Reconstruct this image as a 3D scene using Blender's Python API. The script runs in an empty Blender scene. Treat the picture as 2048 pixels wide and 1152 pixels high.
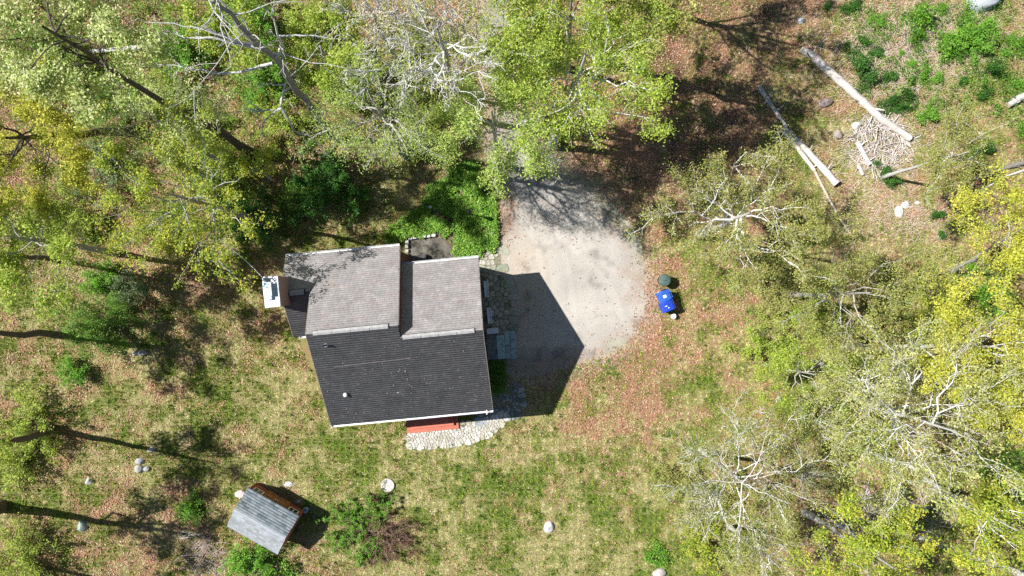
import bpy, math
import numpy as np

# ------------------------------------------------------------------ camera, sky, sun, exposure
SC = bpy.context.scene
COL = SC.collection
H, F = 42.0, 1365.333            # drone height in metres, focal length in photo pixels
SX, SY = 0.876, 0.212            # shadow of a 1 m post: metres to +X and to -Y

cam_d = bpy.data.cameras.new('camera')
cam = bpy.data.objects.new('camera', cam_d); COL.objects.link(cam)
cam.location = (0, 0, H); cam.rotation_euler = (0, 0, 0)
cam_d.sensor_width = 36; cam_d.lens = 24; cam_d.clip_end = 2000
SC.camera = cam

world = bpy.data.worlds.new('World'); SC.world = world; world.use_nodes = True
nt = world.node_tree
sky = nt.nodes.new('ShaderNodeTexSky'); sky.sky_type = 'NISHITA'; sky.sun_disc = False; sky.ozone_density = 2.0; sky.dust_density = 0.4
EL = math.atan(1 / math.hypot(SX, SY))
sky.sun_elevation = EL; sky.sun_rotation = math.atan2(-SX, SY) % (2 * math.pi)
nt.links.new(sky.outputs[0], nt.nodes['Background'].inputs[0])
nt.nodes['Background'].inputs[1].default_value = 0.05

sun_d = bpy.data.lights.new('sun', 'SUN'); sun_d.energy = 5.0; sun_d.angle = math.radians(0.5)
sun_d.color = (1.0, 0.975, 0.93)
sun = bpy.data.objects.new('sun', sun_d); COL.objects.link(sun)
from mathutils import Vector
sun.rotation_euler = Vector((SX, -SY, -1)).to_track_quat('-Z', 'Y').to_euler()
sun.location = (-30, 8, 40)
SC.view_settings.view_transform = 'Standard'; SC.view_settings.look = 'None'
SC.view_settings.exposure = 0.72; SC.view_settings.gamma = 1.0
SC.view_settings.use_curve_mapping = False
SC.cycles.max_bounces = 6; SC.cycles.diffuse_bounces = 3; SC.cycles.transmission_bounces = 3
SC.cycles.use_denoising = False

rng = np.random.default_rng(7)

# ------------------------------------------------------------------ helpers
def P(px, py, z=0.0):
    s = (H - z) / F
    return np.array([(px - 1024) * s, (576 - py) * s, z])

def PX(x, y):                    # ground metres -> photo pixels
    return 1024 + x * F / H, 576 - y * F / H

def vnoise(x, y, scale, seed):
    r = np.random.default_rng(seed); n = 256
    g = r.random((n, n)).astype(np.float32)
    u = np.asarray(x) / scale + 1000.3; v = np.asarray(y) / scale + 1000.7
    i = np.floor(u).astype(int); j = np.floor(v).astype(int)
    fu = u - i; fv = v - j
    fu = fu * fu * (3 - 2 * fu); fv = fv * fv * (3 - 2 * fv)
    a = g[i % n, j % n]; b = g[(i + 1) % n, j % n]; c = g[i % n, (j + 1) % n]; d = g[(i + 1) % n, (j + 1) % n]
    return (a * (1 - fu) + b * fu) * (1 - fv) + (c * (1 - fu) + d * fu) * fv

def inpoly(x, y, poly):
    x = np.asarray(x); y = np.asarray(y); r = np.zeros(x.shape, bool)
    n = len(poly)
    for k in range(n):
        x0, y0 = poly[k]; x1, y1 = poly[(k + 1) % n]
        if y0 == y1: continue
        c = ((y0 > y) != (y1 > y)) & (x < (x1 - x0) * (y - y0) / (y1 - y0) + x0)
        r ^= c
    return r

def polydist(x, y, poly):        # signed distance, negative inside
    d = np.full(np.shape(x), 1e9)
    n = len(poly)
    for k in range(n):
        x0, y0 = poly[k]; x1, y1 = poly[(k + 1) % n]
        dx, dy = x1 - x0, y1 - y0
        t = np.clip(((x - x0) * dx + (y - y0) * dy) / (dx * dx + dy * dy + 1e-12), 0, 1)
        d = np.minimum(d, np.hypot(x - x0 - t * dx, y - y0 - t * dy))
    return np.where(inpoly(x, y, poly), -d, d)

def gpoly(pts):                  # photo pixels on the ground -> metres
    return [tuple(P(a, b)[:2]) for a, b in pts]

def tag(o, label=None, cat=None, group=None, kind=None):
    if label: o['label'] = label
    if cat: o['category'] = cat
    if group: o['group'] = group
    if kind: o['kind'] = kind
    return o

def link(name, data, parent=None, loc=None, rot=None):
    o = bpy.data.objects.new(name, data); COL.objects.link(o)
    if parent is not None: o.parent = parent
    if loc is not None: o.location = tuple(float(v) for v in loc)
    if rot is not None: o.rotation_euler = rot
    return o

def empty(name, loc=(0, 0, 0), rz=0.0):
    o = link(name, None, None, loc, (0, 0, rz)); o.empty_display_size = 0.2
    return o

def mesh_np(name, V, faces, mat, col=None, smooth=False):
    """V (n,3); faces: list of int arrays (m,k); col (n,3) linear base colour per vertex."""
    me = bpy.data.meshes.new(name)
    V = np.asarray(V, np.float32).reshape(-1, 3)
    me.vertices.add(len(V)); me.vertices.foreach_set('co', V.ravel())
    faces = [np.asarray(f, np.int32) for f in faces if len(f)]
    nl = sum(f.size for f in faces); nf = sum(len(f) for f in faces)
    me.loops.add(nl); me.polygons.add(nf)
    me.loops.foreach_set('vertex_index', np.concatenate([f.ravel() for f in faces]))
    starts = []; o = 0
    for f in faces:
        k = f.shape[1]; starts.append(np.arange(len(f)) * k + o); o += f.size
    me.polygons.foreach_set('loop_start', np.concatenate(starts).astype(np.int32))
    if smooth: me.polygons.foreach_set('use_smooth', np.ones(nf, bool))
    if col is not None:
        a = me.attributes.new('Col', 'FLOAT_COLOR', 'POINT')
        c = np.ones((len(V), 4), np.float32); c[:, :3] = col
        a.data.foreach_set('color', c.ravel())
    me.update(calc_edges=True)
    if mat: me.materials.append(mat)
    return me

class MB:                        # small hand-made meshes
    def __init__(s): s.v = []; s.f = []
    def add(s, vs, fs):
        b = len(s.v); s.v += [tuple(map(float, v)) for v in vs]; s.f += [tuple(b + i for i in f) for f in fs]; return s
    def box(s, x0, x1, y0, y1, z0, z1):
        return s.add([(x0,y0,z0),(x1,y0,z0),(x1,y1,z0),(x0,y1,z0),(x0,y0,z1),(x1,y0,z1),(x1,y1,z1),(x0,y1,z1)],
                     [(3,2,1,0),(4,5,6,7),(0,1,5,4),(1,2,6,5),(2,3,7,6),(3,0,4,7)])
    def hexa(s, p):              # 8 points: bottom 4, top 4
        return s.add(p, [(3,2,1,0),(4,5,6,7),(0,1,5,4),(1,2,6,5),(2,3,7,6),(3,0,4,7)])
    def prism(s, poly, z0, z1, bevel=0.0):
        n = len(poly)
        if bevel > 0:
            c = np.mean(np.array(poly), 0)
            inn = [tuple(c + (np.array(p) - c) * (1 - bevel / max(1e-6, np.linalg.norm(np.array(p) - c)))) for p in poly]
            vs = [(p[0], p[1], z0) for p in poly] + [(p[0], p[1], z1 - bevel) for p in poly] + [(p[0], p[1], z1) for p in inn]
            fs = [tuple(range(n - 1, -1, -1)), tuple(range(2 * n, 3 * n))]
            for l in range(2):
                fs += [(l*n+i, l*n+(i+1) % n, (l+1)*n+(i+1) % n, (l+1)*n+i) for i in range(n)]
        else:
            vs = [(p[0], p[1], z0) for p in poly] + [(p[0], p[1], z1) for p in poly]
            fs = [tuple(range(n - 1, -1, -1)), tuple(range(n, 2 * n))]
            fs += [(i, (i+1) % n, n+(i+1) % n, n+i) for i in range(n)]
        return s.add(vs, fs)
    def lathe(s, prof, n=20, c=(0, 0)):
        vs = [(c[0] + r*math.cos(2*math.pi*i/n), c[1] + r*math.sin(2*math.pi*i/n), z) for r, z in prof for i in range(n)]
        fs = [(l*n+i, l*n+(i+1) % n, (l+1)*n+(i+1) % n, (l+1)*n+i) for l in range(len(prof)-1) for i in range(n)]
        fs += [tuple(range(n-1, -1, -1)), tuple(range((len(prof)-1)*n, len(prof)*n))]
        return s.add(vs, fs)
    def tube(s, pts, rad, n=8):
        pts = np.asarray(pts, float)[None]; rad = np.broadcast_to(np.asarray(rad, float), pts.shape[1])[None]
        V, Q = tubes(pts, rad, n)
        caps = [tuple(range(n - 1, -1, -1)), tuple(range(len(V) - n, len(V)))]
        return s.add(V, [tuple(q) for q in Q] + caps)
    def data(s, name, mat, smooth=False):
        me = bpy.data.meshes.new(name); me.from_pydata(s.v, [], s.f); me.update()
        if mat: me.materials.append(mat)
        if smooth: me.polygons.foreach_set('use_smooth', [True] * len(me.polygons))
        return me
    def build(s, name, mat, parent=None, loc=None, rot=None, smooth=False):
        return link(name, s.data(name, mat, smooth), parent, loc, rot)

def tubes(pts, rad, S):
    """pts (N,P,3), rad (N,P) -> verts, quads"""
    N, Pn, _ = pts.shape
    t = np.gradient(pts, axis=1); t /= np.linalg.norm(t, axis=2, keepdims=True) + 1e-9
    ref = np.where(np.abs(t[..., 2:3]) > 0.9, np.array([1., 0.2, 0]), np.array([0, 0, 1.]))
    a = np.cross(t, ref); a /= np.linalg.norm(a, axis=2, keepdims=True) + 1e-9
    b = np.cross(t, a)
    ang = np.arange(S) * 2 * np.pi / S
    ring = a[:, :, None, :] * np.cos(ang)[None, None, :, None] + b[:, :, None, :] * np.sin(ang)[None, None, :, None]
    V = (pts[:, :, None, :] + ring * rad[:, :, None, None]).reshape(-1, 3)
    n = np.arange(N)[:, None, None]; p = np.arange(Pn - 1)[None, :, None]; s = np.arange(S)[None, None, :]
    i0 = (n * Pn + p) * S + s; i1 = (n * Pn + p) * S + (s + 1) % S
    Q = np.stack([i0, i1, i1 + S, i0 + S], -1).reshape(-1, 4)
    return V, Q

def merge(parts):
    V = []; Q = []; C = []; o = 0
    for v, q, c in parts:
        V.append(v); Q.append(q + o); C.append(np.broadcast_to(c, (len(v), 3))); o += len(v)
    return np.concatenate(V), np.concatenate(Q), np.concatenate(C)

# ------------------------------------------------------------------ materials
def new_mat(name):
    m = bpy.data.materials.new(name); m.use_nodes = True
    n = m.node_tree; return m, n, n.nodes['Principled BSDF']

def mat(name, col, rough=0.7, noise=0.0, scale=8.0, bump=0.0, bscale=40.0, metal=0.0, spec=0.3, col2=None):
    m, n, b = new_mat(name)
    b.inputs['Roughness'].default_value = rough; b.inputs['Metallic'].default_value = metal
    b.inputs['Specular IOR Level'].default_value = spec
    tc = n.nodes.new('ShaderNodeTexCoord')
    if noise > 0 or col2:
        t = n.nodes.new('ShaderNodeTexNoise'); t.inputs['Scale'].default_value = scale; t.inputs['Detail'].default_value = 6
        t.inputs['Roughness'].default_value = 0.65
        n.links.new(tc.outputs['Object'], t.inputs['Vector'])
        r = n.nodes.new('ShaderNodeValToRGB')
        c2 = col2 if col2 else tuple(c * (1 - noise) for c in col)
        c1 = col if col2 else tuple(min(1, c * (1 + noise)) for c in col)
        r.color_ramp.elements[0].color = (*c2, 1); r.color_ramp.elements[1].color = (*c1, 1)
        r.color_ramp.elements[0].position = 0.33; r.color_ramp.elements[1].position = 0.67
        n.links.new(t.outputs['Fac'], r.inputs[0]); n.links.new(r.outputs[0], b.inputs['Base Color'])
    else:
        b.inputs['Base Color'].default_value = (*col, 1)
    if bump > 0:
        t2 = n.nodes.new('ShaderNodeTexNoise'); t2.inputs['Scale'].default_value = bscale; t2.inputs['Detail'].default_value = 5
        n.links.new(tc.outputs['Object'], t2.inputs['Vector'])
        bp = n.nodes.new('ShaderNodeBump'); bp.inputs['Strength'].default_value = bump; bp.inputs['Distance'].default_value = 0.03
        n.links.new(t2.outputs['Fac'], bp.inputs['Height']); n.links.new(bp.outputs[0], b.inputs['Normal'])
    return m

def attr_mat(name, rough=0.75, transl=0.0, noise=0.0, nscale=20.0, bump=0.0, bscale=30.0, spec=0.2):
    m, n, b = new_mat(name)
    b.inputs['Roughness'].default_value = rough; b.inputs['Specular IOR Level'].default_value = spec
    a = n.nodes.new('ShaderNodeAttribute'); a.attribute_name = 'Col'
    src = a.outputs['Color']
    tc = n.nodes.new('ShaderNodeTexCoord')
    if noise > 0:
        t = n.nodes.new('ShaderNodeTexNoise'); t.inputs['Scale'].default_value = nscale; t.inputs['Detail'].default_value = 7
        t.inputs['Roughness'].default_value = 0.7
        n.links.new(tc.outputs['Object'], t.inputs['Vector'])
        mr = n.nodes.new('ShaderNodeMapRange'); mr.inputs[1].default_value = 0.3; mr.inputs[2].default_value = 0.7
        mr.inputs[3].default_value = 1 - noise; mr.inputs[4].default_value = 1 + noise
        n.links.new(t.outputs['Fac'], mr.inputs[0])
        mx = n.nodes.new('ShaderNodeMix'); mx.data_type = 'RGBA'; mx.blend_type = 'MULTIPLY'; mx.inputs[0].default_value = 1
        n.links.new(src, mx.inputs[6]); n.links.new(mr.outputs[0], mx.inputs[7]); src = mx.outputs[2]
    n.links.new(src, b.inputs['Base Color'])
    if bump > 0:
        t2 = n.nodes.new('ShaderNodeTexNoise'); t2.inputs['Scale'].default_value = bscale; t2.inputs['Detail'].default_value = 5
        n.links.new(tc.outputs['Object'], t2.inputs['Vector'])
        bp = n.nodes.new('ShaderNodeBump'); bp.inputs['Strength'].default_value = bump; bp.inputs['Distance'].default_value = 0.04
        n.links.new(t2.outputs['Fac'], bp.inputs['Height']); n.links.new(bp.outputs[0], b.inputs['Normal'])
    if transl > 0:
        tr = n.nodes.new('ShaderNodeBsdfTranslucent'); n.links.new(src, tr.inputs['Color'])
        ms = n.nodes.new('ShaderNodeMixShader'); ms.inputs[0].default_value = transl
        n.links.new(b.outputs[0], ms.inputs[1]); n.links.new(tr.outputs[0], ms.inputs[2])
        n.links.new(ms.outputs[0], n.nodes['Material Output'].inputs['Surface'])
    return m

M = dict(
    leaf=attr_mat('leaf', 0.55, 0.42, spec=0.3),
    bark=attr_mat('bark', 0.85, 0, 0.4, 13.0, 0.6, 22.0),
    ground=attr_mat('ground', 0.95, 0, 0.35, 5.0, 0.9, 14.0, spec=0.1),
    blade=attr_mat('blade', 0.7, 0.25, spec=0.2),
    litter=attr_mat('litter', 0.8, 0.1, spec=0.2),
    gravel=attr_mat('gravel', 0.95, 0, 0.16, 26.0, 0.5, 60.0, spec=0.1),
    stone=attr_mat('stone', 0.85, 0, 0.3, 7.0, 0.5, 18.0),
    shingle=attr_mat('shingle', 0.9, 0, 0.2, 1.6, 0.25, 120.0, spec=0.15),
    wall=mat('wall_paint', (0.17, 0.062, 0.042), 0.75, 0.25, 3.0, 0.2, 25),
    deckred=mat('deck_paint', (0.50, 0.155, 0.10), 0.6, 0.14, 4.0, 0.15, 30),
    white=mat('white_paint', (0.82, 0.82, 0.81), 0.4, 0.06, 5.0),
    vent=mat('ridge_vent', (0.38, 0.37, 0.365), 0.75, 0.2, 6.0),
    ventdark=mat('vent_gap', (0.03, 0.03, 0.032), 0.8),
    underlay=mat('roof_deck', (0.05, 0.048, 0.046), 0.9),
    cap=mat('chimney_cap', (0.62, 0.63, 0.64), 0.5, 0.3, 4.0, 0.1, 12),
    black=mat('black_metal', (0.012, 0.012, 0.013), 0.45, spec=0.5),
    glass=mat('window_glass', (0.02, 0.025, 0.03), 0.08, spec=0.6),
    wood=mat('door_wood', (0.40, 0.18, 0.07), 0.65, 0.25, 5.0, 0.2, 20),
    concrete=mat('dark_concrete', (0.13, 0.12, 0.10), 0.9, 0.45, 1.6, 0.3, 25),
    slate=mat('blue_slate', (0.34, 0.45, 0.46), 0.7, 0.2, 3.0, 0.25, 20),
    landing=mat('shade_dark_landing', (0.14, 0.17, 0.19), 0.8, 0.3, 3.0),  # darker than the slate: deep shade put into the colour
    soil=mat('soil', (0.12, 0.09, 0.06), 0.95, 0.4, 5.0, 0.5, 20),
    bluebin=mat('blue_plastic', (0.02, 0.10, 0.46), 0.5, 0.3, 5.0, spec=0.5),
    bluebin2=mat('deep_blue_plastic', (0.012, 0.05, 0.43), 0.5, 0.3, 5.0, spec=0.5),
    greenbin=mat('green_plastic', (0.07, 0.11, 0.10), 0.5, 0.45, 6.0, spec=0.4),
    paper=mat('white_label', (0.8, 0.8, 0.78), 0.6),
    cover=mat('pale_concrete', (0.52, 0.49, 0.45), 0.85, 0.12, 6.0, 0.2, 30),
    greymetal=mat('grey_metal', (0.45, 0.47, 0.5), 0.4, 0.15, 8.0, metal=0.4),
    pot=mat('pale_plastic', (0.62, 0.76, 0.90), 0.3),  # pale blue; on the trough insets the tint is painted sky reflection
    rubber=mat('rubber', (0.02, 0.02, 0.02), 0.8),
    copper=mat('copper_flashing', (0.10, 0.095, 0.09), 0.5, 0.2, 8),
)
m, n, b = new_mat('chimney_brick'); M['brick'] = m
tcn = n.nodes.new('ShaderNodeTexCoord'); brk = n.nodes.new('ShaderNodeTexBrick')
mp = n.nodes.new('ShaderNodeMapping'); mp.inputs['Rotation'].default_value = (math.pi/2, 0, math.pi/2)
n.links.new(tcn.outputs['Object'], mp.inputs[0]); n.links.new(mp.outputs[0], brk.inputs['Vector'])
brk.inputs['Scale'].default_value = 1.0; brk.inputs['Brick Width'].default_value = 0.21; brk.inputs['Row Height'].default_value = 0.075
brk.inputs['Mortar Size'].default_value = 0.008
brk.inputs['Color1'].default_value = (0.42, 0.175, 0.125, 1); brk.inputs['Color2'].default_value = (0.36, 0.14, 0.10, 1)
brk.inputs['Mortar'].default_value = (0.40, 0.26, 0.21, 1)
n.links.new(brk.outputs['Color'], b.inputs['Base Color']); b.inputs['Roughness'].default_value = 0.9
bp = n.nodes.new('ShaderNodeBump'); bp.inputs['Strength'].default_value = 0.4; bp.inputs['Distance'].default_value = 0.01; bp.invert = True
n.links.new(brk.outputs['Fac'], bp.inputs['Height']); n.links.new(bp.outputs[0], b.inputs['Normal'])

# ------------------------------------------------------------------ the lie of the land
DRIVE = [(962,-60),(958,60),(966,150),(985,240),(972,300),(985,350),(1000,400),(1006,470),(985,500),(968,548),(972,640),(985,735),(1030,755),
         (1085,752),(1130,735),(1175,722),(1225,705),(1262,678),(1285,640),(1294,590),(1292,520),(1270,460),(1232,415),(1195,380),
         (1150,345),(1110,310),(1070,265),(1048,210),(1030,140),(1012,60),(1020,-60)]
BED = [(905,330),(960,322),(978,362),(992,430),(995,480),(975,502),(945,518),(915,515),(900,495),(885,478),(875,468),(820,475),(800,490),
       (790,492),(770,490),(790,460),(835,415),(870,370)]
HOUSE_FOOT = [(560,520),(800,490),(960,515),(1000,800),(660,830),(600,690),(575,640)]
PATIO_FRONT = [(818,868),(918,853),(985,838),(1000,832),(1012,830),(1005,845),(975,868),(935,882),(880,890),(822,893)]
WALK_SIDE = [(962,505),(985,492),(1000,500),(1003,530),(1000,548),(1010,560),(1022,590),(1024,640),(1018,662),(975,662),(962,560)]
WALK_LOW = [(985,790),(1020,785),(1030,770),(1040,790),(1042,815),(1030,832),(1012,830),(985,838),(960,842),(965,815),(985,812)]
SLAB = [(818,480),(872,473),(886,478),(905,500),(920,522),(905,560),(818,560)]
G = {k: gpoly(v) for k, v in dict(drive=DRIVE, bed=BED, house=HOUSE_FOOT, pf=PATIO_FRONT, ws=WALK_SIDE, wl=WALK_LOW, slab=SLAB).items()}
SHED_FOOT = gpoly([(498,973),(523,962),(617,1018),(575,1090),(470,1040)])
DECK_FOOT = gpoly([(812,835),(918,822),(920,853),(815,870)])

# cover of the ground at sample spots: green, straw, pink leaf litter, brown humus (raised right of the lane to paint in tree shade)
ANCH = np.array([
 (1303,560,.04,.08,1.4,0),(1312,655,.04,.08,1.4,0),(1285,705,.03,.08,1.4,0),(1215,765,.05,.12,1.3,0),(1155,795,.08,.2,1.1,0),(1300,760,.06,.2,1.3,0),(1360,720,.1,.35,1.0,0),(1180,370,.05,.05,1.3,.2),(1230,400,.05,.1,1.3,.1),
 (60,60,.6,.1,.2,.6),(250,160,.65,.1,.35,.5),(430,120,.85,.1,.15,.4),(560,300,.45,.1,.7,.3),(640,330,.4,.1,.7,.3),(700,60,.5,.2,.4,.3),(150,330,.5,.2,.4,.5),
 (330,330,.7,.2,.2,.2),(520,360,.4,.5,.4,.1),(600,450,.45,.75,.05,0),(720,430,.4,.7,.1,0),(820,380,.45,.6,.15,.1),(480,500,.4,.7,.2,.1),
 (850,100,.2,.3,.6,.4),(900,250,.3,.3,.5,.3),(1040,260,.3,.2,.5,.3),(1150,180,.3,.2,.6,.4),(1250,330,.12,.1,1,.3),(1350,300,.12,.05,.8,.9),(1380,100,.15,.1,.7,.9),  # last spots here: humus raised to darken the litter as tree shade
 (1500,60,.2,.35,.7,.4),(1450,220,.15,.15,.8,.7),(1600,200,.25,.6,.5,.1),(1700,60,.3,.6,.7,.1),(1850,120,.35,.7,.6,.1),(2000,60,.5,.7,.2,.1),  # spot left of the logs: humus likewise raised for painted shade
 (1700,300,.4,.8,.45,0),(1800,400,.3,.7,.6,0),(1950,300,.4,.7,.3,.1),(2000,420,.3,.8,.4,.1),(1750,480,.35,.8,.4,0),(1650,520,.4,.5,.5,.1),
 (1300,430,.35,.7,.4,0),(1310,520,.2,.5,.8,0),(1320,620,.1,.2,1,0),(1400,500,.4,.5,.4,.2),(1380,660,.35,.75,.3,0),(1250,740,.08,.25,1.1,0),(1170,740,.2,.5,.5,.3),
 (1420,740,.45,.8,.2,0),(1200,800,.4,.6,.45,0),(1330,830,.55,.7,.25,.1),(1480,780,.6,.6,.2,0),(1100,860,.6,.7,.15,0),(1000,900,.65,.7,.1,0),(1240,900,.7,.7,.12,.03),
 (1340,930,.65,.7,.12,.05),(1050,990,.6,.75,.1,0),(1180,1000,.5,.8,.1,0),(1300,1080,.65,.75,.08,0),(960,1080,.45,.85,.1,0),(1080,1110,.5,.85,.1,0),
 (860,960,.45,.85,.05,0),(720,900,.6,.7,.1,0),(640,790,.5,.7,.25,0),(600,700,.45,.8,.15,0),(560,880,.5,.8,.15,0),(680,1000,.45,.85,.1,0),(620,1120,.3,.7,.4,.1),
 (500,760,.4,.7,.3,.1),(420,650,.4,.45,.4,.4),(450,560,.4,.6,.3,.1),(330,580,.4,.4,.5,.1),(230,780,.35,.9,.25,.05),(100,700,.35,.7,.4,.15),(60,580,.45,.5,.3,.2),
 (330,820,.5,.7,.3,.05),(430,840,.65,.6,.2,0),(200,900,.5,.55,.35,.2),(380,960,.5,.5,.4,.1),(100,960,.5,.5,.4,.1),(250,1080,.35,.6,.5,.2),(100,1090,.35,.6,.6,.1),
 (420,1060,.3,.7,.5,.1),(900,1010,.5,.8,.05,0),(1500,900,.5,.6,.3,.1),(1600,800,.5,.5,.5,.1),(1650,930,.2,.3,.9,.3),(1560,860,.3,.4,.9,0),(1700,800,.4,.5,.6,.1),
 (1800,950,.3,.7,.6,.1),(1900,700,.35,.6,.5,.2),(1850,560,.45,.7,.4,.1),(1950,900,.3,.7,.5,.2),(1700,1080,.25,.5,.7,.3),(1900,1100,.4,.4,.5,.3),(1450,1100,.55,.7,.2,0),
 (2030,1000,.5,.5,.4,.1),(1550,1000,.4,.6,.4,.1)], float)
axy = np.array([P(a, b)[:2] for a, b in ANCH[:, :2]])

def zones(x, y):
    x = np.asarray(x, float); y = np.asarray(y, float)
    xn = x + (vnoise(x, y, 2.1, 11) - .5) * 3; yn = y + (vnoise(x, y, 2.1, 12) - .5) * 3
    W = np.zeros(x.shape + (4,)); S = np.zeros(x.shape)
    for (ax, ay), a in zip(axy, ANCH[:, 2:]):
        w = np.exp(-((xn - ax) ** 2 + (yn - ay) ** 2) / (2 * 1.9 ** 2)) + 1e-6
        W += w[..., None] * a; S += w
    W /= S[..., None]
    # patchiness
    for k, (sc, am) in enumerate(((0.9, 1.5), (0.8, 1.2), (1.1, 1.3), (1.3, 1.2))):
        nn = vnoise(x, y, sc, 30 + k) * .55 + vnoise(x, y, sc * .35, 40 + k) * .45
        W[..., k] *= np.exp((nn - .5) * 4.2 * am)
    big = vnoise(x, y, 3.2, 51) * .6 + vnoise(x, y, 1.6, 52) * .4
    W[..., 0] *= np.clip(.55 + (big - .4) * 3.2, .35, 2.2); W[..., 2] *= np.clip(1 + (vnoise(x, y, 2.4, 53) - .5) * 1.6, .3, 2)
    W /= W.sum(-1, keepdims=True) + 1e-9
    return W

CG = np.array([(.13, .21, .03), (.36, .33, .14), (.46, .25, .155), (.10, .07, .045)])

# ground sheet
def axis(lim, step):
    c = np.arange(-lim, lim + 1e-6, step)
    o = lim * np.cumprod(np.full(9, 1.35))
    return np.concatenate([-o[::-1], c, o])
gx, gy = axis(37, .25), axis(22, .25)
X, Y = np.meshgrid(gx, gy, indexing='ij')
Z = np.zeros_like(X)
W = zones(X, Y)
c = (W[..., None] * CG).sum(-2) * .68
dd = polydist(X, Y, G['drive'])
edge = np.clip(1 - dd / 1.1, 0, 1) * (.35 + vnoise(X, Y, .5, 5) * .9); edge = np.clip(edge, 0, 1)[..., None]
c = c * (1 - edge) + np.array([.37, .30, .24]) * edge
nx, ny = len(gx), len(gy)
i = np.arange(nx - 1)[:, None] * ny + np.arange(ny - 1)[None]
Q = np.stack([i, i + ny, i + ny + 1, i + 1], -1).reshape(-1, 4)
ground = link('ground', mesh_np('ground', np.stack([X, Y, Z], -1).reshape(-1, 3), [Q], M['ground'], c.reshape(-1, 3)))
tag(ground, 'grassy and leaf-strewn ground of the clearing and the woods', kind='structure')

# driveway: a fine sheet a few millimetres proud, ragged edge
st = .12
dx = np.arange(min(p[0] for p in G['drive']) - 1, max(p[0] for p in G['drive']) + 1, st)
dy = np.arange(min(p[1] for p in G['drive']) - 1, max(p[1] for p in G['drive']) + 1, st)
X, Y = np.meshgrid(dx, dy, indexing='ij')
sd = polydist(X, Y, G['drive']) + (vnoise(X, Y, .8, 21) - .5) * .9 + (vnoise(X, Y, .3, 22) - .5) * .5
c = np.ones(X.shape + (3,)) * np.array([.43, .398, .355])
c *= (.82 + .22 * vnoise(X, Y, 2.2, 23) + .14 * vnoise(X, Y, .45, 27))[..., None]
px_, py_ = PX(X, Y)
tan = np.clip(1 - np.abs(px_ - 1045) / 70, 0, 1) * np.clip((py_ - 440) / 80, 0, 1)        # tan earth beside the walk
c = c * (1 - .5 * tan[..., None]) + np.array([.50, .39, .29]) * .5 * tan[..., None]
grey = np.clip((430 - py_) / 80, 0, 1)[..., None] * (.75 + .5 * vnoise(X, Y, 1.2, 29))[..., None]                                        # greyer stretch up the lane
c = c * (1 - .6 * grey) + np.array([.30, .285, .28]) * .6 * grey
eb = np.clip(1 + sd / 1.7, 0, 1)[..., None] * (.15 + 1.2 * vnoise(X, Y, .55, 25) * vnoise(X, Y, 1.7, 28) * 1.6)[..., None]
brn = np.where(vnoise(X, Y, 1.4, 26)[..., None] > .5, np.array([.31, .215, .155]), np.array([.27, .255, .15]))
c = c * (1 - np.clip(eb, 0, 1)) + brn * np.clip(eb, 0, 1)
low = np.clip((py_ - 690) / 25, 0, 1)[..., None] * .6
c = c * (1 - low) + np.array([.27, .22, .185]) * low
for tk in ([(1015,300),(1035,380),(1062,460),(1085,540),(1100,640)], [(1052,290),(1078,370),(1110,450),(1135,530),(1150,640)], [(1030,330),(1075,420),(1150,500),(1215,560),(1245,640)]):   # faint wheel tracks
    tp_ = gpoly(tk); dt = np.full(X.shape, 9.)
    for (x0, y0), (x1, y1) in zip(tp_[:-1], tp_[1:]):
        t_ = np.clip(((X - x0) * (x1 - x0) + (Y - y0) * (y1 - y0)) / ((x1 - x0) ** 2 + (y1 - y0) ** 2), 0, 1); dt = np.minimum(dt, np.hypot(X - x0 - t_ * (x1 - x0), Y - y0 - t_ * (y1 - y0)))
    dt = dt + (vnoise(X, Y, .6, 31) - .5) * .16
    c *= (1 + .04 * np.exp(-(dt / .14) ** 2) - .05 * np.exp(-((dt - .3) / .1) ** 2))[..., None]
stain = np.clip((vnoise(X, Y, 1.1, 33) * .6 + vnoise(X, Y, .35, 34) * .4 - .62) * 5, 0, 1)[..., None]
c = c * (1 - .35 * stain)
ok = sd < 0
ny = len(dy); i = np.arange(len(dx) - 1)[:, None] * ny + np.arange(ny - 1)[None]
keep = ok[:-1, :-1] & ok[1:, :-1] & ok[1:, 1:] & ok[:-1, 1:]
Q = np.stack([i, i + ny, i + ny + 1, i + 1], -1)[keep]
V = np.stack([X, Y, np.full_like(X, .006)], -1).reshape(-1, 3); cc = c.reshape(-1, 3)
u, inv = np.unique(Q, return_inverse=True)
drv = link('driveway', mesh_np('driveway', V[u], [inv.reshape(-1, 4)], M['gravel'], cc[u]))
tag(drv, 'pale gravel driveway widening into a parking circle', kind='structure')
# loose gravel stones
n = 9000
sx_ = rng.uniform(dx[0], dx[-1], n * 3); sy_ = rng.uniform(dy[0], dy[-1], n * 3)
k = polydist(sx_, sy_, G['drive']) < -.1; sx_, sy_ = sx_[k][:n], sy_[k][:n]; n = len(sx_)
r = rng.uniform(.012, .03, n) * (1 + (rng.random(n) > .985) * 1.4)
ang = rng.uniform(0, 6.28, n)[:, None] + np.arange(4) * np.pi / 2
rr = r[:, None] * rng.uniform(.6, 1.3, (n, 4))
base = np.stack([sx_[:, None] + np.cos(ang) * rr, sy_[:, None] + np.sin(ang) * rr, np.full((n, 4), .004)], -1)
top = np.stack([sx_, sy_, .006 + r * .8], -1)[:, None]
V = np.concatenate([base, top], 1).reshape(-1, 3); o = np.arange(n)[:, None] * 5
T = np.stack([np.stack([o[:, 0] + a, o[:, 0] + (a + 1) % 4, o[:, 0] + 4], -1) for a in range(4)], 1).reshape(-1, 3)
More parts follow.
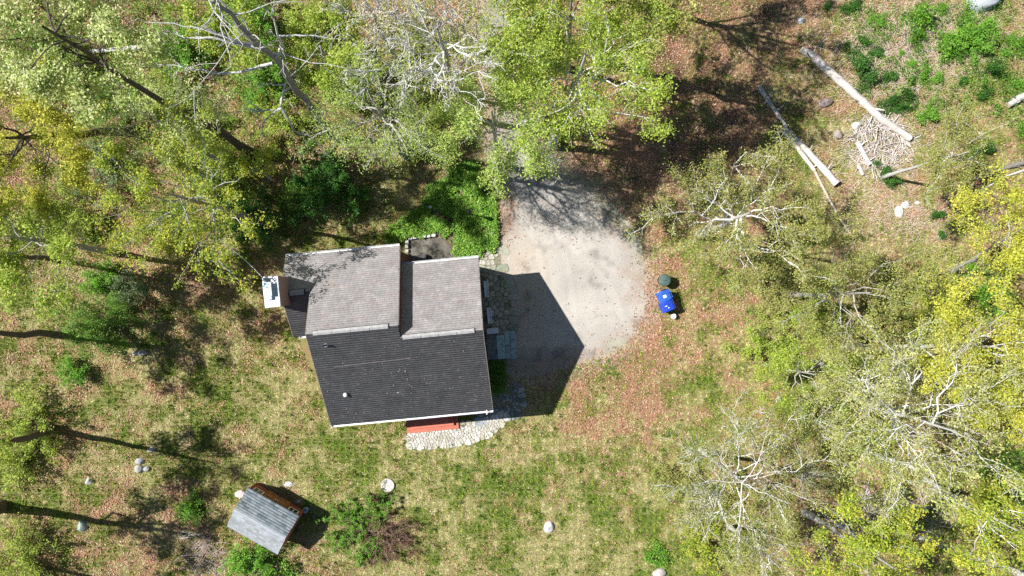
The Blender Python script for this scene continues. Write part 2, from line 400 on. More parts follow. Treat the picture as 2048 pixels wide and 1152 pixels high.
gc = np.where(rng.random(n)[:, None] > .22, rng.uniform(.32, .58, n)[:, None] * np.array([1, .95, .88]), rng.uniform(.06, .2, n)[:, None] * np.array([1, .95, .9]))
grv = link('loose_gravel', mesh_np('loose_gravel', V, [T], M['stone'], np.repeat(gc, 5, 0)))
tag(grv, 'loose pebbles strewn over the driveway', 'gravel', kind='stuff')

# ------------------------------------------------------------------ the house (local x along the ridge, local y to the back)
TH = 0.095
HO = (-10.453, -3.004, 0)
UE, UM, UR = -1.577, 4.711, 8.967
YF, ZF = -4.625, 4.144                     # front eave
YR, ZR = 0.0, 6.799                        # right ridge
YL, ZL = 0.66, 7.178                      # left ridge
TB, TF = .689, .574
YRB, ZRB = 3.852, 6.799 - .689 * 3.852     # right back eave
YLB = 4.911; ZLB = ZL - TB * (YLB - YL)
YE = 2.853; ZE = ZL - TB * (YE - YL)       # low ridge of the chimney wing
YEF = .466; ZEF = ZE - TF * (YE - YEF)
house = empty('house', HO, TH)
tag(house, 'two-winged brown house with dark front roof and pale tan back roofs', 'house')
hc, hs = math.cos(TH), math.sin(TH)
def h2w(u, y, z): return np.array([HO[0] + u * hc - y * hs, HO[1] + u * hs + y * hc, z])
def w2h(p): dx_, dy_ = p[0] - HO[0], p[1] - HO[1]; return dx_ * hc + dy_ * hs, -dx_ * hs + dy_ * hc
def roof_hit(px, py, y0, z0, slope):       # slope: dz per local y
    lo, hi = 0., 12.
    for _ in range(50):
        z = (lo + hi) / 2; u, y = w2h(P(px, py, z)); 
        if z0 + slope * (y - y0) > z: lo = z
        else: hi = z
    return u, y, z

def slope_plane(name, label, u0, u1, y_top, z_top, y_bot, z_bot, cols, seed, parent, exposure=.14, tabw=.25, individual=False, thick=.16, ubot0=None):
    """A roof slope: sloped slab with overlapping shingle tabs laid on it."""
    r = np.random.default_rng(seed)
    sgn = 1 if y_bot > y_top else -1
    L = math.hypot(y_bot - y_top, z_bot - z_top)
    d = np.array([0, (y_bot - y_top) / L, (z_bot - z_top) / L])       # down the slope
    nrm = np.array([0, sgn * abs(z_bot - z_top) / L, abs(y_bot - y_top) / L])
    t = np.array([0, 0, -thick]); a = np.array([u0, y_top, z_top]); b_ = np.array([u1, y_top, z_top])
    cpt, e = b_ + d * L, a + d * L
    q = [a + t, b_ + t, cpt + t, e + t, a, b_, cpt, e]
    if sgn > 0: q = [q[1], q[0], q[3], q[2], q[5], q[4], q[7], q[6]]
    mb = MB().hexa([q[3], q[2], q[1], q[0], q[7], q[6], q[5], q[4]])
    slab = mb.build('roof_slope', M['underlay'], parent)
    if label: slab['label'] = label
    nc = int(math.ceil(L / exposure)); V = []; C = []
    pieces = []
    for i in range(nc):
        s0 = i * exposure - .02; s1 = min((i + 1) * exposure, L + .015)
        off = r.uniform(0, tabw); x = u0 - off
        while x < u1:
            xa, xb = max(x + .003, u0 - .012), min(x + tabw - .003, u1 + .012)
            x += tabw
            if xb - xa < .04: continue
            lift = .012 + r.uniform(0, .006)
            pts = [a * 0 + np.array([xx, y_top, z_top]) + d * ss + nrm * hh for ss, hh in ((max(s0, 0), .004), (s1 + r.uniform(-.006, .006), lift)) for xx in (xa, xb)]
            low = [pts[2] - nrm * (lift - .002), pts[3] - nrm * (lift - .002)]
            V.append(pts + low); 
            base = np.array(cols[r.integers(len(cols))]) * r.uniform(.95, 1.05)
            C.append(base); pieces.append((xa, xb, i))
    V = np.array(V); n_ = len(V); o = np.arange(n_)[:, None] * 6
    f = np.array([[0, 1, 3, 2], [2, 3, 5, 4]])
    if sgn > 0: f = f[:, ::-1]
    Qs = (o[:, None, :] + f[None]).reshape(-1, 4)
    if individual:
        for k_ in range(n_):
            me_ = mesh_np('shingle', V[k_], [f], M['shingle'], np.repeat(C[k_][None], 6, 0))
            link('shingle', me_, slab)
    else:
        sh = link('shingles', mesh_np('shingles', V.reshape(-1, 3), [Qs], M['shingle'], np.repeat(np.array(C), 6, 0)), slab)
        sh['kind'] = 'stuff'
    return slab

DARK = [(.112, .110, .114)] * 6 + [(.12, .118, .120), (.104, .102, .107), (.135, .13, .13)]
TANR = [(.335, .312, .312)] * 14 + [(.375, .35, .345), (.35, .325, .32), (.325, .295, .285), (.34, .28, .265), (.375, .35, .345)]
# front slopes of the two wings lie in one plane
slope_plane('f1', 'charcoal shingle front slope of the wing beside the chimney', 0, UM, YL, ZL, YF, ZF, DARK, 1, house)
slope_plane('f2', 'charcoal shingle front slope nearest the driveway', UM, UR, YR, ZR, YF, ZF, DARK, 2, house)
slope_plane('b1', 'pale tan back slope of the wing beside the chimney', 0, UM, YL, ZL, YLB, ZLB, TANR, 3, house)
slope_plane('b2', 'pale tan back slope nearest the driveway', UM, UR, YR, ZR, YRB, ZRB, TANR, 4, house)
slope_plane('b3', 'pale tan back slope of the low chimney wing', UE, 0, YE, ZE, YLB, ZLB, TANR, 5, house)
slope_plane('f3', 'dark short front slope of the low chimney wing', UE, -.03, YE, ZE, YEF, ZEF, DARK, 6, house)

def gable(u0, u1, prof, name='wall', label=None):
    """wall block: cross-section prof [(y,z)...] swept from u0 to u1"""
    n_ = len(prof)
    vs = [(u0, y, z) for y, z in prof] + [(u1, y, z) for y, z in prof]
    fs = [tuple(range(n_)), tuple(range(2 * n_ - 1, n_ - 1, -1))] + [(i, n_ + i, n_ + (i + 1) % n_, (i + 1) % n_) for i in range(n_)]
    o = MB().add(vs, fs).build(name, M['wall'], house)
    if label: o['label'] = label
    return o
d_ = .17
def fz(y): return ZF + TF * (y - YF) - d_
def bzl(y): return ZL - TB * (y - YL) - d_
def bzr(y): return ZR - TB * (y - YR) - d_
def fe(y): return ZEF + TF * (y - YEF) - d_
gable(.22, UM - .04, [(YF + .35, 0), (YLB - .3, 0), (YLB - .3, bzl(YLB - .3)), (YL, ZL - d_), (YF + .35, fz(YF + .35))])
gable(UM - .03, UR - .3, [(YF + .352, 0), (YRB - .3, 0), (YRB - .3, bzr(YRB - .3)), (YR, ZR - d_), (YF + .352, fz(YF + .352))])
gable(UE + .2, .215, [(YEF + .3, 0), (YLB - .32, 0), (YLB - .32, bzl(YLB - .32)), (YE, ZE - d_), (YEF + .3, fe(YEF + .3))])
# cheek wall and rake boards where the tall left roof steps above the right one
zc = lambda y: ZR - TB * (y - YR)
MB().add([(UM - .035, YR + .02, ZR - .1), (UM - .035, YL, ZL - .14), (UM - .035, YLB - .3, bzl(YLB - .3) + .02), (UM - .035, YLB - .3, 3.2), (UM - .035, YRB, ZRB - .3),
          (UM + .02, YR + .02, ZR - .1), (UM + .02, YL, ZL - .14), (UM + .02, YLB - .3, bzl(YLB - .3) + .02), (UM + .02, YLB - .3, 3.2), (UM + .02, YRB, ZRB - .3)],
         [(4, 3, 2, 1, 0), (5, 6, 7, 8, 9), (0, 1, 6, 5), (1, 2, 7, 6), (2, 3, 8, 7), (3, 4, 9, 8), (4, 0, 5, 9)]).build('cheek_wall', M['wall'], house)
def rake(u, y0, z0, y1, z1, w=.028):
    MB().hexa([(u, y0, z0 - .19), (u + w, y0, z0 - .19), (u + w, y1, z1 - .19), (u, y1, z1 - .19),
               (u, y0, z0 + .012), (u + w, y0, z0 + .012), (u + w, y1, z1 + .012), (u, y1, z1 + .012)]).build('rake_board', M['rakem'], house)
M['rakem'] = mat('rake_trim', (.22, .19, .175), .7, .2, 5)
rake(UR + .014, YF, ZF, YR, ZR); rake(UR + .014, YR, ZR, YRB, ZRB)
rake(UM + .022, YL, ZL, YLB, ZLB); rake(-.042, YF, ZF, YL, ZL); rake(-.042, YL, ZL, YE, ZE)
rake(UE - .042, YEF, ZEF, YE, ZE); rake(UE - .042, YE, ZE, YLB, ZLB)

def gutter(u0, u1, y, z, sgn, name='gutter'):   # open white trough hung on the eave
    y0, y1 = (y + .015 * sgn, y + .13 * sgn); a, b2 = min(y0, y1), max(y0, y1)
    g = MB(); g.box(u0, u1, a, b2, z - .15, z - .135)
    yo = y1; g.box(u0, u1, min(yo, yo - .014 * sgn), max(yo, yo - .014 * sgn), z - .134, z - .015)
    g.box(u0, u0 + .015, a, b2 - .0, z - .134, z - .016); g.box(u1 - .015, u1, a, b2, z - .134, z - .016)
    yi = y0; g.box(u0 + .016, u1 - .016, min(yi, yi + .012 * sgn), max(yi, yi + .012 * sgn), z - .134, z - .03)
    return g.build(name, M['white'], house)
gutter(-.02, UR + .03, YF, ZF, -1); gutter(UE - .02, UM, YLB, ZLB, 1); gutter(UM + .04, UR + .03, YRB, ZRB, 1); gutter(UE + .3, -.05, YEF, ZEF, -1)
# white downspout outlet at the front corner
sp = MB(); sp.box(UR - .36, UR - .30, YF - .22, YF + .06, ZF - .02, ZF + .03); sp.box(UR - .44, UR - .22, YF - .11, YF - .06, ZF - .012, ZF + .018)
sp.build('gutter_bracket', M['white'], house)
MB().tube([(UR - .33, YF - .08, ZF - .15), (UR - .33, YF - .1, ZF - .4), (UR - .33, YF + .3, ZF - .8), (UR - .33, YF + .3, .05)], .045, 8).build('downspout', M['white'], house)

def ridge_vent(u0, u1, y, z, tf, tb, w=.118):
    e = MB()
    for s_, tt in ((-1, tf), (1, tb)):
        e.hexa([(u0, y, z + .035), (u1, y, z + .035), (u1, y + s_ * w, z + .035 - tt * w), (u0, y + s_ * w, z + .035 - tt * w),
                (u0, y, z + .065), (u1, y, z + .065), (u1, y + s_ * w, z + .06 - tt * w), (u0, y + s_ * w, z + .06 - tt * w)])
    o = e.build('ridge_vent', M['vent'], house)
    g = MB()
    for s_, tt in ((-1, tf), (1, tb)):
        w2 = w + .03
        g.hexa([(u0 - .03, y, z + .0), (u1 + .05, y, z + .0), (u1 + .05, y + s_ * w2, z - tt * w2), (u0 - .03, y + s_ * w2, z - tt * w2),
                (u0 - .03, y, z + .036), (u1 + .05, y, z + .036), (u1 + .05, y + s_ * w2, z + .036 - tt * w2), (u0 - .03, y + s_ * w2, z + .036 - tt * w2)])
    g.build('vent_gap', M['ventdark'], o)
    k_ = int((u1 - u0) / 1.2)
    for j in range(1, k_ + 1):           # joints between vent lengths
        uu = u0 + j * (u1 - u0) / (k_ + 1)
        MB().hexa([(uu, y, z + .055), (uu + .02, y, z + .055), (uu + .02, y - w, z + .055 - tf * w), (uu, y - w, z + .055 - tf * w),
                   (uu, y, z + .069), (uu + .02, y, z + .069), (uu + .02, y - w, z + .064 - tf * w), (uu, y - w, z + .064 - tf * w)]).build('vent_joint', M['ventdark'], o)
ridge_vent(.35, UM - .5, YL, ZL, TF, TB); ridge_vent(UM + .12, UR - .42, YR, ZR, TF, TB); ridge_vent(UE + .45, -.35, YE, ZE, TF, TB, .15)

# pipes and the seam on the dark front slope
u, y, z = roof_hit(652, 690, YF, ZF, TF)
v1 = MB().lathe([(.055, -.1), (.055, .42), (.045, .42), (.045, .30)], 12).build('vent_pipe', M['black'], house, (u, y, z))
MB().lathe([(.14, -.06), (.12, .03), (.06, .09)], 12).build('pipe_boot', M['greymetal'], v1)
u, y, z = roof_hit(692, 789, YF, ZF, TF)
v2 = MB().lathe([(.07, -.08), (.07, .12), (.115, .13), (.12, .16), (.08, .21), (.02, .225)], 14).build('roof_vent_cap', M['white'], house, (u, y, z), smooth=True)
p0 = np.array(roof_hit(668, 734, YF, ZF, TF)); p1 = np.array(roof_hit(822, 716, YF, ZF, TF))
MB().tube([p0 + (0, 0, .035), (p0 + p1) / 2 + (0, 0, .03), p1 + (0, 0, .035)], .013, 6).build('roof_seam_strip', M['rakem'], house)

# chimney
CU0, CU1, CY0, CY1, CZ = -1.955, -1.197, 2.208, 3.745, 7.02
ch = MB(); ch.box(CU0, CU1, CY0, CY1, 0, CZ); ch.box(CU0 - .12, CU1 - .1, CY0 - .25, CY1 + .12, 0, 2.6)
ch = ch.build('chimney', M['brick'], house); ch['label'] = 'tall red-brown brick chimney with white cap'
MB().box(CU0 - .02, CU1 + .02, CY0 - .03, CY1 + .03, CZ + .002, CZ + .1).build('chimney_cap', M['cap'], ch)
fl = MB(); fl.box(CU0 + .12, CU0 + .44, CY0 + .62, CY0 + 1.2, CZ + .101, CZ + .34); fl.build('flue', M['cap'], ch)
MB().box(CU0 + .07, CU0 + .49, CY0 + .57, CY0 + 1.25, CZ + .342, CZ + .37).build('flue_lid', M['pot'], ch)
MB().box(CU0 + .16, CU0 + .42, CY0 + .38, CY0 + .6, CZ + .101, CZ + .27).build('flue', M['white'], ch)
MB().lathe([(.12, 0), (.12, .08), (.05, .12), (.05, .2)], 12).build('cable_mount', M['greymetal'], ch, (CU0 + .16, CY1 - .13, CZ + .101))

# doors and windows on the driveway gable and the front wall
def wall_item(name, uy, side, w, h_, z0, m_, proud):
    mb = MB()
    if side == 'u': mb.box(UR - .3 + .004, UR - .3 + proud, uy - w / 2, uy + w / 2, z0, z0 + h_)
    else: mb.box(uy - w / 2, uy + w / 2, YF + .35 - proud, YF + .35 - .004, z0, z0 + h_)
    return mb, m_
def window(uy, side, w, h_, z0):
    mb, m_ = wall_item('window', uy, side, w + .16, h_ + .16, z0 - .08, M['white'], .04); f_ = mb.build('window', M['white'], house)
    for k in (-1, 1):
        mb, m_ = wall_item('pane', uy + k * w / 4, side, w / 2 - .05, h_ - .04, z0 + .02, M['glass'], .05); mb.build('pane', M['glass'], f_)
def door(uy, side, z0, m_=None):
    mb, _ = wall_item('door', uy, side, 1.08, 2.12, z0, None, .045); f_ = mb.build('door', M['white'], house)
    mb, _ = wall_item('door_leaf', uy, side, .9, 2.02, z0, None, .06); mb.build('door_leaf', M['wood'], f_)
    mb, _ = wall_item('handle', uy + .36, side, .05, .12, z0 + 1, None, .1); mb.build('handle', M['greymetal'], f_)
door(-1.05, 'u', .5); window(-3.2, 'u', 1.1, 1.2, 1.3); window(1.0, 'u', .9, 1.1, 1.4); window(2.7, 'u', .9, 1.1, 1.4); window(.4, 'u', .8, 1.0, 4.2)
door(6.0, 'y', .5); window(3.2, 'y', 1.4, 1.2, 1.2); window(1.4, 'y', 1.0, 1.2, 1.2); window(7.9, 'y', .8, 1.2, 1.2)

# petals fallen on the roof
n = 190
uu = rng.uniform(.1, UR - .1, n); yy = rng.uniform(YF + .1, -.3, n)
zz = ZF + TF * (yy - YF) + .035
rr = rng.uniform(.008, .024, n) * (1 + (rng.random(n) > .95) * .9)
a = rng.uniform(0, 6.28, n)
V = []
for k in range(4):
    ex, ey = np.cos(a + k * 1.57) * rr * (1 if k % 2 else 1.6), np.sin(a + k * 1.57) * rr * (1 if k % 2 else 1.6)
    V.append(np.stack([uu + ex, yy + ey, zz + ey * TF + .004], -1))
pet = link('fallen_petals', mesh_np('fallen_petals', np.stack(V, 1).reshape(-1, 3), [np.arange(4 * n).reshape(-1, 4)], M['litter'],
      np.repeat(rng.uniform(.16, .5, n)[:, None] * np.array([1, .97, .9]), 4, 0)), None, HO, (0, 0, TH))
tag(pet, 'pale petals and leaf bits fallen on the dark front roof', 'petals', kind='stuff')

# ------------------------------------------------------------------ red wooden stoop at the front door
D0 = np.array(w2h(P(816, 868))); D1 = np.array(w2h(P(918, 854)))
yo = (D0[1] + D1[1]) / 2; ua, ub = D0[0], D1[0]
stoop = empty('wooden_stoop', HO, TH)
tag(stoop, 'orange-red painted wooden stoop with wrap-around steps under the front eave', 'stoop')
yw = YF + .34
for lv, (ins, z0, z1) in enumerate(((0, .0, .17), (.27, .17, .34), (.54, .34, .51))):
    a0, a1, y0 = ua + ins, ub - ins, yo + ins
    body = MB().box(a0 + .03, a1 - .03, y0 + .03, yw, z0 + .002, z1 - .032).build('step_riser', M['deckred'], stoop)
    if lv < 2:   # boards of the tread, mitred on three sides
        for k in range(2):
            w0, w1 = k * .14, k * .14 + .132
            MB().box(a0 + w0, a1 - w0, y0 + w0, y0 + w1, z1 - .03, z1).build('tread_board', M['deckred'], stoop)
            MB().box(a0 + w0, a0 + w1, y0 + w1 + .006, yw, z1 - .03, z1).build('tread_board', M['deckred'], stoop)
            MB().box(a1 - w1, a1 - w0, y0 + w1 + .006, yw, z1 - .03, z1).build('tread_board', M['deckred'], stoop)
    else:
        k = 0; yk = y0
        while yk < yw - .1:
            MB().box(a0, a1, yk, min(yk + .132, yw), z1 - .03, z1).build('deck_board', M['deckred'], stoop); yk += .14
# posts at the right end of the stoop
for k in range(2):
    MB().box(ub - .62 - k * .02, ub - .53 - k * .02, yw - .75 + k * .6, yw - .66 + k * .6, .512, 1.45).build('post', M['deckred'], stoop)
MB().box(ub - .64, ub - .51, yw - .76, yw - .02, 1.452, 1.50).build('handrail', M['deckred'], stoop)

# ------------------------------------------------------------------ stone paving
def clip_half(poly, p, nrm):
    out = []; m_ = len(poly)
    for i in range(m_):
        a, b2 = poly[i], poly[(i + 1) % m_]
        da, db = (a - p) @ nrm, (b2 - p) @ nrm
        if da <= 0: out.append(a)
        if (da < 0) != (db < 0) and abs(da - db) > 1e-12: out.append(a + (b2 - a) * da / (da - db))
    return out
def stones(poly, spacing, seed, gap=.02, keep=1.0):
    r = np.random.default_rng(seed); P_ = np.array(poly); lo, hi = P_.min(0), P_.max(0)
    pts = []
    for _ in range(6000):
        q = r.uniform(lo, hi); s_ = spacing * r.choice([.5, .7, 1.0, 1.35, 1.7])
        if inpoly(q[0], q[1], poly) and all(np.hypot(*(q - t)) > s_ for t in pts): pts.append(q)
    cells = []
    for i, q in enumerate(pts):
        c_ = [q + np.array(v) * spacing * 1.25 for v in ((-.72, -.72), (0, -1), (.72, -.72), (1, 0), (.72, .72), (0, 1), (-.72, .72), (-1, 0))]
        for j, t in enumerate(pts):
            if i != j and np.hypot(*(t - q)) < spacing * 3.2 and len(c_) > 2:
                dd_ = t - q; L_ = np.linalg.norm(dd_); c_ = clip_half(c_, q + dd_ * (.5 - gap / L_), dd_ / L_)
        if len(c_) < 3 or r.random() > keep: continue
        c_ = np.array(c_); ctr = c_.mean(0)
        # cut the sharp corners
        rc = []
        for k in range(len(c_)):
            a, b2 = c_[k], c_[(k + 1) % len(c_)]
            if np.linalg.norm(b2 - a) > .05: rc += [a + (b2 - a) * .18, a + (b2 - a) * .82]
        if len(rc) >= 4: cells.append((ctr, np.array(rc) - ctr))
    return cells
def pave(name, label, poly, spacing, seed, cols, z1=(.03, .06), keep=1.0, gap=.02, under=True, base_mat=None, bulge=0):
    r = np.random.default_rng(seed + 50)
    if under: par = MB().prism(poly, .002, .010).build(name, base_mat or M['soil'])
    else: par = empty(name)
    tag(par, label, kind='structure')
    for ctr, c_ in stones(poly, spacing, seed, gap, keep):
        h_ = r.uniform(*z1); mb = MB().prism([tuple(p) for p in c_], 0, h_, min(.02, h_ * .5))
        col = np.array(cols[r.integers(len(cols))]) * r.uniform(.85, 1.12)
        me_ = mesh_np('flagstone', mb.v, [], M['stone']) if False else mb.data('flagstone', M['stone'])
        at = me_.attributes.new('Col', 'FLOAT_COLOR', 'POINT')
        at.data.foreach_set('color', np.tile(np.append(col, 1), len(mb.v)).astype(np.float32))
        link('flagstone', me_, par, (ctr[0], ctr[1], .006), (r.uniform(-.02, .02), r.uniform(-.02, .02), 0))
    return par
M['mortar'] = mat('mortar', (.34, .30, .24), .95, .3, 6, .3, 25)
M['mossy'] = mat('mossy_soil', (.19, .18, .12), .95, .4, 4, .4, 20)
GRY = [(.50, .48, .42), (.56, .54, .49), (.44, .42, .37), (.60, .58, .54), (.48, .45, .36)]
BLU = [(.22, .25, .26), (.30, .33, .34), (.17, .19, .19), (.36, .38, .38)]
pave('flagstone_patio', 'pale irregular flagstone patio in front of the red stoop', G['pf'], .255, 3, GRY, gap=.010, base_mat=M['mortar'])
pave('flagstone_path', 'flagstone walk between the house gable and the gravel driveway', G['ws'], .50, 4, [(.40, .38, .31), (.44, .42, .36), (.34, .33, .27), (.27, .29, .21), (.33, .33, .26)], z1=(.015, .04), gap=.02, keep=.85, base_mat=M['mossy'])
pave('flagstone_corner', 'blue-grey flagstones curving round the front corner of the house', G['wl'], .33, 5, BLU, z1=(.02, .06), gap=.02, keep=.75, base_mat=M['mossy'])

# slate steps at the side door
steps = empty('slate_steps'); tag(steps, 'blue-green slate steps and landing at the side door', 'steps')
def slabq(pts, z0, z1, m_, name='slab'):
    MB().prism([tuple(P(a, b)[:2]) for a, b in pts][::-1], z0, z1, .012).build(name, m_, steps)
slabq([(972,668),(992,668),(996,716),(976,718)], .008, .52, M['landing'], 'landing')  # landing carries its deep shade in the dark colour
slabq([(992.5,671),(1008.5,670),(1012,716),(996.5,717)], .008, .40, M['slate'], 'tread')
slabq([(1009,664),(1019,662.5),(1020,689),(1010.5,690)], .008, .26, M['slate'], 'tread')
slabq([(1010.8,691.5),(1020.2,690.5),(1022,716),(1012.6,716)], .008, .255, M['slate'], 'tread')
slabq([(1020,662),(1029.5,661),(1030.5,678),(1020.8,679)], .008, .14, M['slate'], 'tread')
slabq([(1020.9,680.4),(1030.6,679.5),(1031.6,696),(1021.6,697)], .008, .145, M['slate'], 'tread')
slabq([(1021.8,698.2),(1031.8,697.3),(1033,716.5),(1022.8,716.5)], .008, .14, M['slate'], 'tread')

# sunken slab behind the house with its stone edging
slab = MB().prism(G['slab'], .004, .03).build('concrete_slab', M['concrete']); tag(slab, 'dark stained concrete slab behind the house', kind='structure')
edge = empty('stone_edging'); tag(edge, 'row of pale stone blocks edging the dark concrete slab', 'edging')
ST = [(815,512,7,9),(815,502,7,8),(814.5,493,7,8.5),(815,484,8,8),(822,477,8.5,6.5),(831,475.5,8.5,6.5),(840,474.5,8,6.5),(849,473.5,8.5,6.5),(858,472.5,8,6.5),(868,471,9,7)]
for k, (a, b2, w, h_) in enumerate(ST):
    r = np.random.default_rng(k); w *= H / F; h_ *= H / F
    pl = [(sx * w / 2 * r.uniform(.8, 1), sy * h_ / 2 * r.uniform(.8, 1)) for sx, sy in ((-.7, -1), (.7, -1), (1, -.6), (1, .6), (.7, 1), (-.7, 1), (-1, .6), (-1, -.6))]
    mb = MB().prism(pl, 0, .22 + r.uniform(-.03, .03), .03); me_ = mb.data('block', M['stone'])
    at = me_.attributes.new('Col', 'FLOAT_COLOR', 'POINT'); at.data.foreach_set('color', np.tile(np.append(np.array([.55, .56, .55]) * r.uniform(.8, 1.1), 1), len(mb.v)).astype(np.float32))
    link('block', me_, edge, P(a, b2), (0, 0, .09))
# low basement hatch in the notch between the two wings
hat = empty('bulkhead_hatch', tuple(P(822, 519)), TH); tag(hat, 'dark sloping cellar hatch tucked between the two back wings', 'hatch')
MB().hexa([(-.25,-.5,0),(1.0,-.5,0),(1.0,.2,0),(-.25,.2,0),(-.25,-.5,.75),(1.0,-.5,.75),(1.0,.2,.35),(-.25,.2,.35)]).build('base', M['underlay'], hat)
for k in range(2): MB().hexa([(-.22+.62*k,-.48,.752),(.36+.62*k,-.48,.752),(.36+.62*k,.19,.358),(-.22+.62*k,.19,.358),(-.22+.62*k,-.48,.78),(.36+.62*k,-.48,.78),(.36+.62*k,.19,.386),(-.22+.62*k,.19,.386)]).build('leaf_door', M['copper'], hat)

# ------------------------------------------------------------------ the garden shed (local x along its ridge, local y to the door side)
shed_c = P(545, 1024); SA = -math.atan2(55, 98)
shed = empty('garden_shed', tuple(shed_c), SA); tag(shed, 'small red-brown garden shed with pale grey shingle roof on the lawn', 'shed')
LS, WS, WB, ES, RS = 1.72, 1.30, 1.30, 1.62, 2.1
M['shedridge'] = mat('shed_ridge', (.33, .355, .38), .85, .15, 8)
LG = [(.29, .335, .355), (.26, .305, .325), (.32, .36, .38), (.22, .26, .285), (.30, .34, .36), (.17, .21, .23)]
LG2 = [(.34, .365, .39), (.31, .335, .36), (.36, .385, .405), (.29, .30, .31)]
slope_plane('sf', 'shed slope above the doors, tabs showing', -LS, LS, 0, RS, WS, ES, LG, 11, shed, .155, .30, True, .08)
slope_plane('sb', 'paler shed slope away from the doors', -LS, LS, 0, RS, -WB, ES, LG2, 12, shed, .155, .30, False, .08)
MB().hexa([(-LS,-.13,RS-.03),(LS,-.13,RS-.03),(LS,.13,RS-.03),(-LS,.13,RS-.03),(-LS,-.03,RS+.045),(LS,-.03,RS+.045),(LS,.03,RS+.045),(-LS,.03,RS+.045)]).build('ridge_cap', M['shedridge'], shed)
wy, wx = WS - .2, LS - .04
pr = [(-WB + .2, .05), (wy, .05), (wy, ES + .08), (0, RS - .1), (-WB + .2, ES + .06)]
M['shedred'] = mat('shed_red', (.40, .115, .07), .75, .25, 4, .2, 20)
MB().add([(-wx, y, z) for y, z in pr] + [(wx, y, z) for y, z in pr], [(4, 3, 2, 1, 0), (5, 6, 7, 8, 9)] + [(i, (i + 1) % 5, 5 + (i + 1) % 5, 5 + i) for i in range(5)]).build('wall', M['shedred'], shed)
for k in (-1, 1):
    dl = MB().box(-.02 + k * .40 - .37, -.02 + k * .40 + .37, wy + .003, wy + .05, .12, 1.56).build('door', M['wood'], shed)
    for zz_ in (.5, 1.0): MB().box(-.02 + k * .4 - .34, -.02 + k * .4 + .34, wy + .052, wy + .066, zz_, zz_ + .06).build('batten', M['wood'], dl)
    MB().box(-.02 + k * .07 - .02, -.02 + k * .07 + .02, wy + .052, wy + .10, .85, 1.02).build('handle', M['white'], dl)
    wf = MB().box(k * 1.2 - .33, k * 1.2 + .33, wy + .003, wy + .06, .74, 1.54).build('window', M['white'], shed)
    for a_ in (-1, 1):
        for b_ in (0, 1): MB().box(k * 1.2 + a_ * .14 - .11, k * 1.2 + a_ * .14 + .11, wy + .061, wy + .067, .82 + b_ * .33, 1.11 + b_ * .33).build('pane', M['glass'], wf)
for xx in (-wx, wx): MB().box(xx - .06, xx + .04, wy + .004, wy + .04, .06, ES).build('corner_trim', M['shedred'], shed)

# ------------------------------------------------------------------ trees and shrubs
def unit(v): return v / (np.linalg.norm(v, axis=-1, keepdims=True) + 1e-9)

def grow(r, st, d, L, Pn, bend, jit):
    t = np.linspace(0, 1, Pn)[None, :, None]
    pts = st[:, None] + d[:, None] * L[:, None, None] * t
    pts = pts + np.array([0, 0, 1.]) * (bend * L)[:, None, None] * t * t
    side = unit(np.cross(d, r.normal(size=d.shape)))
    pts = pts + side[:, None] * (r.normal(size=(len(L), 1, 1)) * jit * L[:, None, None]) * np.sin(t * np.pi * r.uniform(.7, 1.6, (len(L), 1, 1)))
    j = r.normal(size=pts.shape) * (jit * .28) * L[:, None, None]; j[:, 0] = 0
    return pts + j

def kids(r, pts, L, nk, f, spread, tmin=.25, keepdir=1.0, flat=.0):
    N, Pn, _ = pts.shape
    t = r.uniform(tmin, 1, (N, nk)); t[:, 0] = 1.0
    x = t * (Pn - 1); i = np.minimum(x.astype(int), Pn - 2); fr = (x - i)[..., None]
    n_ = np.arange(N)[:, None]
    s = pts[n_, i] * (1 - fr) + pts[n_, i + 1] * fr
    dirp = unit(pts[n_, i + 1] - pts[n_, i])
    d = r.normal(size=s.shape) * spread; d[..., 2] *= (1 - flat)
    d = unit(dirp * keepdir + d)
    l = L[:, None] * f * (1.15 - .55 * t) * r.uniform(.6, 1.25, t.shape)
    return s.reshape(-1, 3), d.reshape(-1, 3), l.ravel(), t.ravel()

LEAFN, LEAFS = 2.4, .70
def leaves(r, centers, n, sig, size, cols, up=.5, asp=.5, per=7):
    """n leaf blades in little clumps round the given twig points"""
    n = int(n * LEAFN); size = size * LEAFS
    nc = max(1, n // per)
    c0 = centers[r.integers(len(centers), size=nc)] + r.normal(size=(nc, 3)) * sig * .6
    c = np.repeat(c0, per, 0) + r.normal(size=(nc * per, 3)) * sig * np.array([1, 1, .7])
    n_ = len(c)
    nr = unit(r.normal(size=(n_, 3)) + np.array([-.55, .13, 1.6]) * up * 1.5)   # blades turn to the light
    a = unit(np.cross(nr, r.normal(size=(n_, 3)))); b = np.cross(nr, a)
    s = (size * r.uniform(.65, 1.35, n_))[:, None]
    V = np.stack([c - a * s, c + b * s * asp - a * s * .1, c + a * s, c - b * s * asp - a * s * .1], 1)
    cols = np.array(cols)
    base = cols[r.integers(len(cols), size=nc)] * r.uniform(.78, 1.22, (nc, 1))
    C = np.repeat(base, per, 0) * r.uniform(.8, 1.2, (n_, 1))
    return V.reshape(-1, 3), np.arange(n_ * 4).reshape(-1, 4), np.repeat(C, 4, 0)

